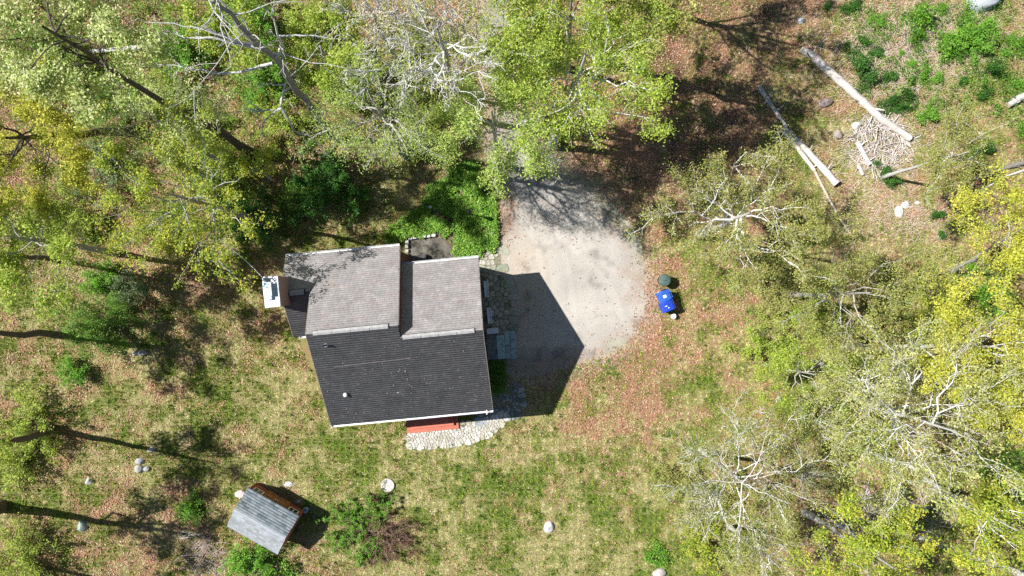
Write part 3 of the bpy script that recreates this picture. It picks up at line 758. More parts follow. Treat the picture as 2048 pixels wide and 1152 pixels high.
LEAF = dict(
    yellow=[(.60, .59, .08), (.52, .55, .08), (.66, .61, .10), (.42, .48, .06)],
    pale=[(.62, .66, .28), (.52, .60, .20), (.68, .70, .40), (.32, .44, .10)],
    lime=[(.43, .52, .075), (.36, .47, .06), (.50, .57, .11), (.24, .37, .045)],
    gold=[(.48, .53, .06), (.39, .48, .055), (.57, .55, .07), (.26, .39, .045)],
    feather=[(.48, .59, .14), (.42, .55, .11), (.54, .62, .19), (.31, .46, .08)],
    olive=[(.38, .42, .11), (.31, .37, .085), (.45, .46, .14), (.36, .31, .10)],
    straw=[(.51, .52, .17), (.43, .47, .13), (.58, .56, .22), (.36, .41, .10)],
    green=[(.16, .33, .04), (.12, .27, .03), (.22, .38, .05)],
    bright=[(.19, .43, .04), (.26, .47, .055), (.13, .33, .03)],
    dark=[(.07, .20, .03), (.05, .15, .022), (.10, .26, .035)],
    grey=[(.22, .31, .14), (.18, .26, .11), (.28, .36, .18)])
BARK = dict(white=(.66, .64, .61), grey=(.44, .42, .39), brown=(.17, .13, .10), dark=(.10, .085, .07))

def tree(label, crown, hc, Rpx, kind, nl, base=None, bark='grey', seed=0, rz=.62, n1=9, n2=6, n3=5, lsize=.10, sig=.17, tr=.17, name='tree', group=None, twig=1.0, asp=.5, n4=0, per=7, spread=.75, tmin=.5, tmax=.9):
    r = np.random.default_rng(seed + 100)
    cc_ = P(crown[0], crown[1], hc); R = Rpx * (H - hc) / F
    if base is None: b0 = np.array([cc_[0] + r.normal() * .4, cc_[1] + r.normal() * .4, 0])
    else: b0 = P(*base)
    root = empty(name, tuple(b0)); tag(root, label, 'tree', group)
    top = cc_ - b0; Rz = R * rz
    tip = top + np.array([0, 0, Rz * .55])
    Pn = 9; t = np.linspace(0, 1, Pn)[:, None]
    trunk = tip * t + np.array([0, 0, 0.]) + (r.normal(size=(Pn, 3)) * .006 * np.linalg.norm(tip) * np.sin(t * np.pi))
    trunk = trunk[None]; trr = (tr * (1.25 - 1.0 * t[:, 0]) + tr * .5 * np.exp(-t[:, 0] * 30))[None]
    parts = []; bc = np.array(BARK[bark]); bk = np.array(BARK['brown' if bark in ('brown', 'dark') else 'grey']) * .7
    v, q = tubes(trunk, trr, 8); parts.append((v, q, bk * .6 + bc * .4))
    # limbs reach for points spread through the crown
    th = np.arange(n1) * 2.399 + r.uniform(0, 6); rad = np.sqrt(r.uniform(.15, 1, n1)) * R
    tg = top + np.stack([np.cos(th) * rad, np.sin(th) * rad, r.uniform(-.55, .85, n1) * Rz * np.sqrt(np.clip(1.05 - (rad / R) ** 2, .08, 1))], -1)
    tt = r.uniform(tmin, tmax, n1)
    s = tip * tt[:, None]
    d = tg - s; L = np.linalg.norm(d, axis=1); d = unit(d)
    l1 = grow(r, s, d, L, 7, np.full(n1, -.03), .09)
    r1 = tr * (1 - .6 * tt) * r.uniform(.38, .62, n1); tap = np.linspace(1, .22, 7)[None]
    v, q = tubes(l1, r1[:, None] * tap, 5); parts.append((v, q, bc))
    s, d, l, t1 = kids(r, l1, L, n2, .42, spread * .8, .22); par = np.repeat(r1, n2)
    l2 = grow(r, s, d, l, 5, np.full(len(l), .05), .10); r2 = np.clip(par * (1 - .65 * t1) * .55, .010, .05) * twig
    v, q = tubes(l2, r2[:, None] * np.linspace(1, .35, 5)[None], 4); parts.append((v, q, bc))
    s, d, l, t2 = kids(r, l2, l, n3, .55, spread, .2); l = np.clip(l, .18, 3); r3 = np.clip(np.repeat(r2, n3) * .5, .006, .014) * twig
    l3 = grow(r, s, d, l, 4, np.full(len(l), .06), .09)
    v, q = tubes(l3, r3[:, None] * np.linspace(1, .45, 4)[None], 3); parts.append((v, q, bc))
    tips = [l3[:, 1:].reshape(-1, 3), l2[:, 3:].reshape(-1, 3)]
    if n4:
        s, d, l, t3 = kids(r, l3, l, n4, .6, spread, .2); l4 = grow(r, s, d, l, 3, np.full(len(l), .04), .09)
        v, q = tubes(l4, np.full((len(l), 3), .007 * twig) * np.array([1, .8, .5]), 3); parts.append((v, q, bc)); tips.append(l4[:, 1:].reshape(-1, 3))
    V, Q, C = merge(parts)
    link('trunk', mesh_np('trunk', V, [Q], M['bark'], C, True), root)
    if nl:
        V, Q, C = leaves(r, np.concatenate(tips), nl, sig, lsize, LEAF[kind], .5, asp, per)
        link('crown', mesh_np('crown', V, [Q], M['leaf'], C), root)
    return root

def shrub(label, px, py, Rpx, h_, kind, nl, seed=0, lsize=.08, name='shrub', group=None, asp=.5, sig=.10, stems=None, bark='brown', cat='shrub', lump=.25):
    r = np.random.default_rng(seed + 900); k_ = H / F; R = Rpx * k_
    p = P(px, py, 0); off = P(px, py, h_ * .6)[:2] - p[:2]; p[:2] += off      # crown centre sits on the pixel
    root = empty(name, tuple(p)); tag(root, label, cat, group)
    ns = stems or int(18 + R * 10)
    th = r.uniform(0, 6.28, ns); ra = np.sqrt(r.uniform(.02, 1, ns)) * R * (1 + lump * np.sin(th * 3 + r.uniform(0, 6)) * .6 + lump * r.normal(size=ns) * .4)
    tgt = np.stack([np.cos(th) * ra, np.sin(th) * ra, h_ * np.sqrt(np.clip(1.08 - (ra / R) ** 2 * .9, .1, 1)) * r.uniform(.75, 1.08, ns)], -1)
    d = unit(tgt); L = np.linalg.norm(tgt, axis=1)
    s = np.zeros_like(d); s[:, :2] = r.normal(size=(ns, 2)) * R * .08
    b1 = grow(r, s, d, L, 5, np.full(ns, .0), .07)
    parts = []; bc = np.array(BARK[bark])
    v, q = tubes(b1, np.full((ns, 1), .012 + .006 * h_) * np.linspace(1, .35, 5)[None], 4); parts.append((v, q, bc))
    s, d, l, _ = kids(r, b1, L, 6, .35, .7, .3)
    b2 = grow(r, s, d, l, 3, np.full(len(l), .05), .08); v, q = tubes(b2, np.full((len(l), 3), .007) * np.array([1, .8, .5]), 3); parts.append((v, q, bc))
    V, Q, C = merge(parts); V[:, 2] = np.maximum(V[:, 2], .005)
    link('stems', mesh_np('stems', V, [Q], M['bark'], C, True), root)
    V, Q, C = leaves(r, np.concatenate([b2.reshape(-1, 3), b1[:, 3:].reshape(-1, 3)]), int(nl * .8), sig, lsize, LEAF[kind], .7, asp)
    V[:, 2] = np.maximum(V[:, 2], .02)
    link('foliage', mesh_np('foliage', V, [Q], M['leaf'], C), root)
    return root

# -- woods behind and left of the house
tree('tall tree with cream-green spring leaves in the top-left corner', (125, 75), 15.5, 165, 'pale', 6800, (510, 310), 'dark', 1, n1=13, tmin=.8, tmax=.97, sig=.16, lsize=.10, tr=.2)
tree('bright yellow flowering tree by the left edge, dark leaning trunk', (60, 290), 10, 145, 'yellow', 10500, (275, 262), 'dark', 2, rz=.8, n1=13, tmin=.7, tmax=.95, sig=.15, lsize=.085, tr=.24, per=11)
tree('spreading yellow-green tree behind the chimney, above its white cable', (365, 395), 9, 175, 'gold', 6800, (520, 440), 'grey', 3, n1=13, n2=7, sig=.13, lsize=.085)
tree('leafy green tree at the left edge below the yellow tree', (45, 475), 9, 125, 'lime', 5000, (230, 505), 'grey', 4, n1=10)
tree('low lime-green tree between the dead snag and the feathery tree', (645, 110), 5, 85, 'lime', 4800, None, 'grey', 5, tr=.1, sig=.15)
tree('pale sage-green tree right of the dark leaning trunk', (335, 250), 8, 115, 'pale', 2600, (470, 340), 'grey', 6, tr=.13, sig=.2, lsize=.09)
tree('olive tree at the top edge left of the dead snag', (440, 40), 7, 95, 'lime', 4200, None, 'brown', 7, tr=.1)
tree('feathery light green tree behind the left back roof', (755, 215), 10.5, 155, 'feather', 7000, (812, 310), 'grey', 8, n1=15, n2=8, sig=.2, lsize=.062, asp=.42, tr=.22, rz=.6, twig=1.1, tmin=.6)
tree('bare white-twigged tree overhanging the lane at the top', (880, 75), 12, 165, 'straw', 500, (925, 235), 'white', 9, n1=13, n2=8, n3=6, n4=3, twig=1.6, tr=.2, rz=.5)
tree('bare twiggy grey tree at the top edge left of the lane', (740, 20), 11, 85, 'straw', 300, None, 'white', 10, n1=8, n2=6, n3=5, n4=2, tr=.14, twig=1.6)
tree('broad lime-green tree right of the lane, the largest at the top', (1165, 130), 12, 185, 'lime', 10000, (1105, 290), 'white', 11, n1=14, n2=7, sig=.17, lsize=.08, tr=.2)
tree('lime tree drooping over the lane just above the driveway', (985, 235), 9.5, 130, 'feather', 7000, (1000, 330), 'white', 12, n1=10, sig=.16, lsize=.08, tr=.15, twig=1.2)
tree('lime tree leaning over the lane between the bare tree and the broad one', (1045, 95), 11, 100, 'lime', 4800, None, 'white', 15, n1=10, sig=.16, lsize=.085, tr=.15, twig=1.4)
tree('green tree cut by the top edge right of the lane', (1140, 10), 10, 120, 'lime', 5500, None, 'grey', 13, n1=10)
tree('thin tree casting a forked shadow at the top edge', (1325, -20), 12, 80, 'olive', 2600, (1230, 130), 'brown', 14, n1=10, tr=.19)
tree('tree rooted at the top edge whose shadow darkens the litter left of the logs', (1290, -260), 13, 140, 'olive', 3800, (1215, -5), 'brown', 16, n1=12, tr=.22)
# -- right side
tree('olive spreading tree with white limbs behind the blue bins', (1485, 430), 8.5, 188, 'olive', 8800, (1400, 470), 'white', 20, n1=13, n2=7, n3=6, sig=.15, lsize=.07, twig=1.4, tr=.2, rz=.45)
tree('sparse olive tree with one curved white limb at right', (1715, 585), 8, 150, 'olive', 5800, None, 'grey', 21, n1=12, n2=7, sig=.16, lsize=.072, tr=.14)
tree('grey-green thicket tree beside the brush pile', (1915, 310), 6, 100, 'olive', 4200, None, 'white', 22, n1=11, n2=7, sig=.13, lsize=.07, tr=.1)
tree('lime green low tree at right below the olive trees', (1615, 745), 5, 118, 'lime', 5600, None, 'grey', 23, n1=11, sig=.15, lsize=.07, tr=.1)
tree('golden yellow tree on the right edge under the cut logs', (2020, 460), 10, 95, 'yellow', 5000, (1905, 545), 'grey', 24, n1=10, sig=.14, lsize=.08, per=11, tr=.10)
tree('golden yellow tree at the right edge, middle height', (1965, 690), 11, 115, 'yellow', 6000, None, 'white', 25, n1=11, sig=.14, lsize=.08, per=11)
tree('big straw-yellow tree with white limbs in the lower right', (1870, 850), 12, 195, 'straw', 6200, None, 'white', 26, n1=15, n2=8, sig=.15, lsize=.075, twig=1.25, tr=.15)
tree('half-bare olive tree with radiating white limbs right of the lawn', (1485, 965), 8, 175, 'olive', 5200, (1402, 900), 'white', 27, n1=14, n2=8, n3=6, sig=.17, lsize=.062, twig=1.5, tr=.13, rz=.45)
tree('bright yellow-green tree cut by the bottom edge at right', (1765, 1120), 9, 120, 'yellow', 6200, None, 'grey', 28, n1=11, sig=.15, lsize=.085, per=11, seed2=0) if False else tree('bright yellow-green tree cut by the bottom edge at right', (1765, 1120), 9, 120, 'gold', 6200, None, 'grey', 28, n1=11, sig=.15, lsize=.085, per=11)
tree('dry olive tree at the bottom edge beside the yellow-green one', (1545, 1120), 7, 110, 'olive', 3200, None, 'white', 29, n1=11, n2=7, sig=.16, lsize=.065, twig=1.1, tr=.12)
tree('green tree in the bottom-right corner', (2010, 1050), 7, 95, 'gold', 3600, None, 'white', 30, n1=9, tr=.12)
tree('straw-coloured small tree above the fallen birch', (1740, 770), 6.5, 105, 'straw', 3300, None, 'white', 31, n1=11, n2=7, sig=.17, lsize=.07, tr=.11)
tree('pale sparse tree right of the reddish clearing', (1640, 850), 5, 85, 'straw', 1800, None, 'white', 32, n1=9, n2=7, sig=.17, lsize=.06, tr=.09)
tree('yellow tree cut by the right edge below the middle', (2040, 800), 11, 90, 'yellow', 3500, None, 'grey', 33, n1=8, sig=.14, lsize=.08, per=11)
# -- left edge trees whose shadows cross the grass
tree('left-edge tree throwing the long straight shadow above three stones', (-90, 935), 9, 90, 'lime', 2600, (102, 856), 'brown', 40, n1=8, tr=.19)
tree('left-edge tree throwing the thick forked shadow left of the shed', (-190, 1120), 9.5, 110, 'lime', 2600, (4, 1012), 'brown', 41, n1=9, tr=.26)
tree('thin tree near the bottom-left corner', (-30, 1260), 7.5, 60, 'lime', 1500, (96, 1136), 'brown', 42, n1=7, tr=.11)
tree('leaning brown trunk beside the round green bush', (-120, 660), 9, 95, 'olive', 2600, (136, 669), 'brown', 43, n1=9, tr=.2)
tree('slim tree shading the two small green bushes', (-40, 505), 8, 80, 'lime', 2400, (118, 519), 'brown', 44, n1=8, tr=.15)

# -- the dead snag: limbs traced as chains of (photo px, height)
def snag(label, chains, col, base, name='tree'):
    b0 = P(*base); root = empty(name, tuple(b0)); tag(root, label, 'tree'); parts = []; r = np.random.default_rng(77)
    for pts, r0, r1, tw in chains:
        p = np.array([P(*q) for q in pts]) - b0
        t = np.linspace(0, len(p) - 1, (len(p) - 1) * 4 + 1); i = np.minimum(t.astype(int), len(p) - 2); f_ = (t - i)[:, None]
        pm = np.concatenate([p[:1] * 2 - p[1:2], p, p[-1:] * 2 - p[-2:-1]])      # Catmull-Rom
        a0, a1, a2, a3 = pm[i], pm[i + 1], pm[i + 2], pm[i + 3]
        cu = .5 * (2 * a1 + (a2 - a0) * f_ + (2 * a0 - 5 * a1 + 4 * a2 - a3) * f_ ** 2 + (3 * a1 - a0 - 3 * a2 + a3) * f_ ** 3)
        cu[1:] += r.normal(size=cu[1:].shape) * r0 * .35
        rad = np.linspace(r0, r1 * .6, len(cu)) * (.78 if r0 < .2 else 1)
        v, q = tubes(cu[None], rad[None], 7); parts.append((v, q, col * (.5 if r0 > .2 else 1)))
        if tw:
            L = np.array([np.linalg.norm(p[-1] - p[0])]); s, d, l, _ = kids(r, cu[None], L, int(tw * 1.6), .2, .75, .3)
            b2 = grow(r, s, d, l, 5, np.zeros(len(l)), .13); v, q = tubes(b2, np.full((len(l), 1), min(r1 * .85, .03)) * np.linspace(1, .4, 5)[None], 4); parts.append((v, q, col))
            s, d, l, _ = kids(r, b2, l, 3, .5, .7, .3); b3 = grow(r, s, d, l, 3, np.zeros(len(l)), .1); v, q = tubes(b3, np.full((len(l), 1), min(r1 * .6, .016)) * np.array([[1, .8, .5]]), 3); parts.append((v, q, col))
    V, Q, C = merge(parts); link('trunk', mesh_np('trunk', V, [Q], M['bark'], C, True), root); return root
WC = np.array([.50, .485, .46]); 
snag('dead grey snag with bare twisting white limbs above the leaf litter', [
    ([(672,278,0),(640,238,3.2),(600,185,8),(548,118,12.8),(500,70,15.5),(440,12,17.8),(405,-20,19)], .23, .07, 9),
    ([(531,99,13.6),(440,79,14.2),(385,75,14.4),(326,60,14.6)], .10, .03, 7),
    ([(540,108,13),(490,84,14),(440,70,14.6),(366,51,15),(286,46,15.2)], .09, .025, 6),
    ([(546,126,12),(494,141,11.6),(432,145,11.5),(377,135,11.8),(311,126,12)], .10, .025, 6),
    ([(549,113,13),(564,92,13.8),(549,55,15.5),(546,-5,17)], .10, .04, 4),
    ([(556,72,14.6),(623,73,14.4),(685,78,14.2)], .06, .02, 5),
    ([(618,205,5.5),(585,178,7.6),(565,190,8.2),(560,215,8),(525,222,7.8),(480,222,8),(432,242,8)], .10, .025, 6),
    ([(565,192,8.2),(575,160,9),(600,138,9.4),(638,92,10)], .07, .02, 6),
    ([(562,214,8),(590,262,7),(625,275,7),(655,312,6.8)], .07, .02, 6),
    ([(562,214,8),(525,248,7.6),(530,280,7.2)], .06, .02, 5),
    ([(572,170,8.6),(530,168,9),(518,172,9.2)], .05, .015, 5)], WC, (672, 278))

# -- bushes
shrub('round deep green bush left of the house', 200, 640, 78, 2.6, 'green', 5200, 1, .075)
shrub('small bright green bush above the round green bush', 197, 562, 38, 1.5, 'bright', 1900, 2, .075)
shrub('greyish-green bush left of the chimney', 268, 570, 46, 1.6, 'grey', 2000, 3, .07)
shrub('lone bright green sapling bush low on the left grass', 142, 746, 29, 1.1, 'bright', 1300, 4, .07)
shrub('dark evergreen rhododendron under the feathery tree', 650, 368, 72, 2.6, 'dark', 5200, 5, .10)
shrub('dark evergreen bush on the lawn edge behind the chimney', 500, 440, 62, 2.2, 'dark', 3600, 6, .09)
shrub('medium green bush left of the rhododendron', 595, 395, 38, 1.6, 'green', 1700, 7, .08)
shrub('bright green bush below the dead limbs at the top left', 345, 95, 60, 2.2, 'bright', 3000, 8, .085)
shrub('bright green bush tucked behind the dead trunk', 490, 30, 62, 2.2, 'bright', 2600, 9, .085)
shrub('bright green bush right of the dead trunk', 620, 40, 55, 2.0, 'lime', 2400, 10, .08)
shrub('green bush under the crossing dead limbs', 520, 165, 50, 2.0, 'bright', 1900, 11, .085)
shrub('olive bush at the foot of the dead snag', 560, 235, 62, 1.8, 'lime', 2300, 12, .08)
shrub('light green bush right of the dark leaning trunk', 400, 310, 75, 2.2, 'lime', 3200, 13, .085)
shrub('sage bush at the left edge between two trees', 200, 340, 60, 2.2, 'grey', 2100, 14, .085)
shrub('green bush in the top-left corner', 70, 110, 70, 2.4, 'green', 2600, 15, .085)
shrub('olive understory bush below the cream-green tree', 230, 200, 55, 2.0, 'green', 1700, 16, .085)
shrub('yellow-green bush on the left edge level with the shed', 45, 850, 72, 2.2, 'lime', 3200, 17, .08)
shrub('yellow-green bush in the bottom-left corner', 35, 1115, 78, 2.2, 'lime', 3200, 18, .08)
shrub('leafy green bush cut by the bottom edge below the shed', 515, 1132, 62, 1.5, 'bright', 2800, 19, .085)
shrub('low green weeds left of the shed', 385, 1015, 34, .7, 'bright', 1100, 20, .075)
shrub('green bush at the left edge, above the long shadow', 30, 930, 50, 1.6, 'lime', 1500, 21, .08)
shrub('dry twiggy bush at the bottom beside the half-bare tree', 1400, 1000, 55, 1.6, 'olive', 1000, 22, .06, bark='white', stems=40)
shrub('low lime bush on the lawn edge at right', 1530, 700, 60, 1.6, 'lime', 2100, 23, .075)
shrub('olive bush under the white-limbed tree', 1545, 580, 62, 2.0, 'olive', 2000, 24, .075)
shrub('green bush between the olive trees', 1640, 640, 58, 2.0, 'lime', 2200, 25, .075)
shrub('dry shrub with pale twigs above the fallen birch', 1620, 960, 60, 1.8, 'olive', 1100, 26, .06, bark='grey', stems=40)
shrub('green shrub at the lower right corner of the woods', 2020, 950, 60, 2.0, 'green', 1700, 27, .08)
shrub('large soft green shrub near the grey boulder', 1950, 75, 55, 1.0, 'bright', 2600, 28, .075)
shrub('bright green grass clump at the bottom right of the lawn', 1312, 1110, 26, .4, 'bright', 700, 29, .07)
for k, (lab, a, b2, r_, h_, kd, nl) in enumerate([
    ('lime bush filling the gap behind the spreading yellow-green tree', 450, 350, 70, 2.2, 'lime', 2600),
    ('olive-green bush right of the bare white-twigged tree', 840, 250, 60, 1.8, 'lime', 2000),
    ('mossy green bush between the dead snag and the lime tree', 700, 150, 55, 1.8, 'lime', 1900),
    ('green bush below the cream-green tree at the left edge', 130, 160, 60, 2.2, 'lime', 2100),
    ('soft green bush by the pale broken log', 300, 190, 60, 2.0, 'lime', 2300),
    ('tawny bush under the bare twigs left of the lane', 800, 60, 60, 1.6, 'olive', 1300),
    ('grey-green bush under the leafy tree at the left edge', 120, 420, 65, 2.0, 'lime', 2200),
    ('lime bush at the forest edge above the round green bush', 330, 470, 60, 1.8, 'gold', 2000),
    ('golden bush in front of the yellow tree on the right edge', 1890, 620, 70, 2.2, 'gold', 2400),
    ('olive bush below the curved white limb', 1770, 680, 75, 2.0, 'olive', 2400),
    ('lime bush under the straw-yellow tree', 1750, 850, 60, 1.6, 'gold', 1500),
    ('olive bush at the bottom right of the lawn', 1420, 1090, 70, 1.2, 'gold', 1900),
    ('dry olive bush between lawn and half-bare tree', 1350, 960, 50, 1.0, 'olive', 1100),
    ('green bush on the right edge under the yellow tree', 1990, 590, 50, 1.8, 'bright', 1300)]):
    shrub(lab, a, b2, r_, h_, kd, nl, 200 + k, .075)
# little dark shrubs dotted over the cleared ground
sp_ = [(1750,45,22,1),(1735,165,17,0),(1832,40,24,1),(1830,75,18,1),(1708,130,20,0),(1748,110,14,0),(1725,85,13,0),(1812,190,15,0),(1822,160,11,0),(1775,155,14,0),(1800,108,12,1),
       (1885,95,22,1),(1905,110,16,1),(1975,140,20,0),(2035,175,16,1),(1850,235,20,1),(1780,205,16,0),(1802,215,14,0),(1845,150,16,1),(1870,160,13,1),(1925,165,14,0),(2030,95,18,1),(2038,255,16,1),
       (1765,345,14,0),(1780,365,13,0),(1750,330,10,0),(1690,20,10,0),(1705,12,12,0),(1690,90,8,0),(1820,130,10,1),(1880,470,15,0),(1915,440,18,0),(1935,535,13,1),(1870,430,13,0),(1960,300,16,0),(1880,20,13,1),(1960,190,14,0),(1650,12,9,0)]
proto = {}
for k, (a, b2, r_, ty) in enumerate(sp_):
    key = (ty, k % 3)
    lab = ('small dark green shrub dotted over the straw ground at top right', 'small bright green shrub dotted over the straw ground at top right')[ty]
    grp = ('dark green shrubs on the cleared ground', 'bright green shrubs on the cleared ground')[ty]
    if key not in proto:
        o = shrub(lab, a, b2, 15, .55, ('dark', 'bright')[ty] if not ty else 'bright', 620, 60 + k, .06, 'small_shrub', grp, stems=11, sig=.09, lump=.9); proto[key] = o
    else:
        o = proto[key].copy(); COL.objects.link(o)
        for c_ in proto[key].children:
            d_c = c_.copy(); COL.objects.link(d_c); d_c.parent = o
    o.location = tuple(P(a, b2)); s_ = r_ / 15 * (.85 + .3 * ((k * 7) % 5) / 5); o.scale = (s_ * (.75 + .6 * ((k * 37) % 10) / 10), s_ * (.75 + .6 * ((k * 53) % 10) / 10), s_ * (.7 + .7 * ((k * 29) % 10) / 10)); o.rotation_euler = (0, 0, k * 1.3)

# -- sprawling shrub by the shed: leafy arms on one side, bare twigs on the other
r = np.random.default_rng(5)
root = empty('sprawling_shrub', tuple(P(752, 1058))); tag(root, 'sprawling bright green shrub with bare brown twigs right of the shed', 'shrub')
ns = 64; th = r.uniform(0, 6.28, ns); ra = r.uniform(.7, 1, ns) * np.where(np.cos(th) < .2, 3.3, 3.0) * r.uniform(.8, 1, ns)
tg = np.stack([np.cos(th) * ra, np.sin(th) * ra * .82, r.uniform(.3, 1.0, ns)], -1)
b1 = grow(r, np.column_stack([r.normal(0, .35, (ns, 2)), np.zeros(ns)]), unit(tg), np.linalg.norm(tg, axis=1) * .92, 9, np.zeros(ns), .13); b1[..., 2] = np.maximum(b1[..., 2], .02)
parts = []; v, q = tubes(b1, np.full((ns, 1), .026) * np.linspace(1, .4, 9)[None], 5); parts.append((v, q, np.array([.22, .15, .12])))
s, d, l, _ = kids(r, b1, np.linalg.norm(tg, axis=1), 14, .27, .7, .25); b2_ = grow(r, s, d, l, 4, np.zeros(len(l)), .1); b2_[..., 2] = np.maximum(b2_[..., 2], .02)
v, q = tubes(b2_, np.full((len(l), 1), .011) * np.linspace(1, .5, 4)[None], 3); parts.append((v, q, np.array([.30, .17, .145])))
V, Q, C = merge(parts); link('stems', mesh_np('stems', V, [Q], M['bark'], C, True), root)
leafy = b1[(np.cos(th - 2.7) > -.15)]; lv = leafy[:, 3:].reshape(-1, 3)
lv2 = b2_.reshape(-1, 3); lv2 = lv2[(lv2[:, 0] < .5) & (r.random(len(lv2)) < .10)]
V, Q, C = leaves(r, np.concatenate([lv, lv, lv, lv, lv2]), 7600, .055, .058, LEAF['bright'], .6, .5); V[:, 2] = np.maximum(V[:, 2], .03)
link('foliage', mesh_np('foliage', V, [Q], M['leaf'], C), root)
bare = b2_.reshape(-1, 3); bare = bare[bare[:, 0] > -.6]
V, Q, C = leaves(r, bare, 2800, .06, .055, [(.26, .13, .10), (.34, .19, .14), (.20, .11, .085), (.22, .26, .06)], .5, .5); V[:, 2] = np.maximum(V[:, 2], .03)
link('dry_leaves', mesh_np('dry_leaves', V, [Q], M['leaf'], C), root)

# ------------------------------------------------------------------ ground-cover bed
n = 15000
lo, hi = np.array(G['bed']).min(0), np.array(G['bed']).max(0)
q = rng.uniform(lo, hi, (n * 3, 2)); k = polydist(q[:, 0], q[:, 1], G['bed']) < (vnoise(q[:, 0], q[:, 1], .5, 61) - .5) * .8
k &= vnoise(q[:, 0], q[:, 1], .7, 62) * .6 + vnoise(q[:, 0], q[:, 1], .25, 63) * .4 > .27
q = q[k][:n]; hgt = .06 + .28 * vnoise(q[:, 0], q[:, 1], .6, 64) + rng.uniform(-.03, .05, len(q))
V, Q, C = leaves(rng, np.column_stack([q, hgt]), 17000, .05, .075, [(.26, .50, .05), (.33, .56, .07), (.19, .40, .04), (.44, .58, .15), (.12, .28, .04)], .6, .55, 4)
V[:, 2] = np.maximum(V[:, 2], .02)
bed = link('ground_cover', mesh_np('ground_cover', V, [Q], M['leaf'], C)); tag(bed, 'bright green leafy ground cover between the lane and the back patio', 'ground cover', kind='stuff')
MB().prism(G['bed'], .001, .012).build('planting_bed', M['soil'])['kind'] = 'structure'
# dark little plants under the driveway gable
n = 900; q = rng.uniform([P(978, 722)[0], P(978, 788)[1]], [P(1012, 722)[0], P(978, 722)[1]], (n, 2))
V, Q, C = leaves(rng, np.column_stack([q, rng.uniform(.05, .3, n)]), 1300, .05, .06, LEAF['green'], .6, .5, 4); V[:, 2] = np.maximum(V[:, 2], .02)
tag(link('border_plants', mesh_np('border_plants', V, [Q], M['leaf'], C)), 'shaded green border plants against the driveway gable', 'plants', kind='stuff')

# ------------------------------------------------------------------ logs, boulders, brush
def log(label, pts, r0, r1, col=(.50, .46, .42), name='log', stubs=3, seed=0, rest=True, flat=False, group=None):
    r = np.random.default_rng(seed + 300)
    p = np.array([P(a, b, 0) for a, b in pts]); n_ = max(10, int(np.linalg.norm(p[-1] - p[0]) / .25))
    t = np.linspace(0, len(p) - 1, n_); i = np.minimum(t.astype(int), len(p) - 2); f_ = (t - i)[:, None]
    cu = p[i] * (1 - f_) + p[i + 1] * f_; rad = np.linspace(r0, r1, n_) * (1 + r.normal(size=n_) * .025)
    cu[:, 2] = rad * .82; cu[:, :2] += r.normal(size=(n_, 2)) * r0 * .03; base = cu[0].copy(); base[2] = 0
    cu = cu - base; S = 10
    v, q = tubes(cu[None], rad[None], S); v += r.normal(size=v.shape) * r0 * .05
    c_ = np.array(col)[None] * (1 + .25 * (vnoise(np.arange(len(v)) % S * .7, np.arange(len(v)) // S * .35, 1.0, seed)[:, None] - .5))
    parts = [(v, q, c_)]
    for k in range(stubs):
        j = r.integers(1, n_ - 1); d = unit(np.append(r.normal(size=2), .5)); s = cu[j] + d * rad[j] * .6
        b = grow(r, s[None], d[None], np.array([r0 * r.uniform(1.2, 4)]), 4, np.zeros(1), .1); vv, qq = tubes(b, np.array([[.35, .3, .22, .12]]) * r0, 5); parts.append((vv, qq, np.array(col)))
    V, Q, C = merge(parts); root = empty(name, tuple(base)); tag(root, label, 'log', group)
    link('bark', mesh_np('bark', V, [Q], M['bark'], C, True), root)
    for e_ in (0, n_ - 1):      # sawn or broken ends
        ring = v[e_ * S:(e_ + 1) * S]; out = unit(cu[e_] - cu[1 if e_ == 0 else n_ - 2])
        mb = MB(); mb.add([tuple(x + out * .004) for x in ring] + [tuple(ring.mean(0) + out * .012)], [(i_, (i_ + 1) % S, S) for i_ in range(S)]); mb.build('cut_end', M['cutwood'], root)
    return root
M['cutwood'] = mat('cut_wood', (.55, .44, .32), .8, .2, 12)
LW = (.56, .51, .47)
log('long pale felled log running down to the brush pile', [(1626,118),(1700,185),(1760,240),(1818,278)], .26, .20, LW, seed=1)
log('short grey log stub at the upper end of the long pale log', [(1600,100),(1626,116)], .20, .22, (.42, .40, .38), seed=2, stubs=1)
log('pale felled log with a square sawn end above the olive tree', [(1565,255),(1610,300),(1670,368)], .13, .24, LW, seed=3)
log('thin grey log leading up from the twin logs', [(1516,174),(1540,210),(1572,255)], .16, .10, (.40, .37, .34), seed=4)
log('slender pale log lying beside the sawn log', [(1562,258),(1600,305),(1628,342)], .16, .12, LW, seed=5)
log('narrow bent pole trailing down from the twin logs', [(1628,342),(1650,385),(1680,440),(1708,478)], .09, .06, (.50, .43, .35), seed=6, stubs=2)
log('short pale log at the lower edge of the brush pile', [(1712,285),(1738,330)], .15, .13, (.62, .58, .55), seed=7, stubs=1)
log('small split log below the brush pile', [(1715,330),(1724,350)], .12, .12, LW, seed=8, stubs=0)
log('pale fallen trunk in the top-left woods', [(100,112),(190,104),(290,96)], .10, .16, (.60, .57, .54), seed=9)
log('pale broken log between the two leaning trunks', [(215,205),(250,222),(282,236)], .14, .17, (.52, .45, .40), seed=10)
log('forked pale fallen branch above the rhododendron', [(445,318),(495,345),(520,340),(546,362)], .08, .10, (.48, .42, .37), seed=11, stubs=5)
log('dark mossy log at the right edge beside the thicket tree', [(1965,352),(2010,335),(2060,322)], .12, .16, (.22, .20, .17), seed=12)
log('bleached branch under the dark mossy log', [(1968,378),(2005,355),(2055,338)], .05, .06, (.62, .60, .57), seed=13, stubs=5)
log('pale thick log at the right edge below the boulder', [(2012,212),(2035,197),(2060,186)], .2, .24, (.50, .46, .44), seed=14, stubs=1)
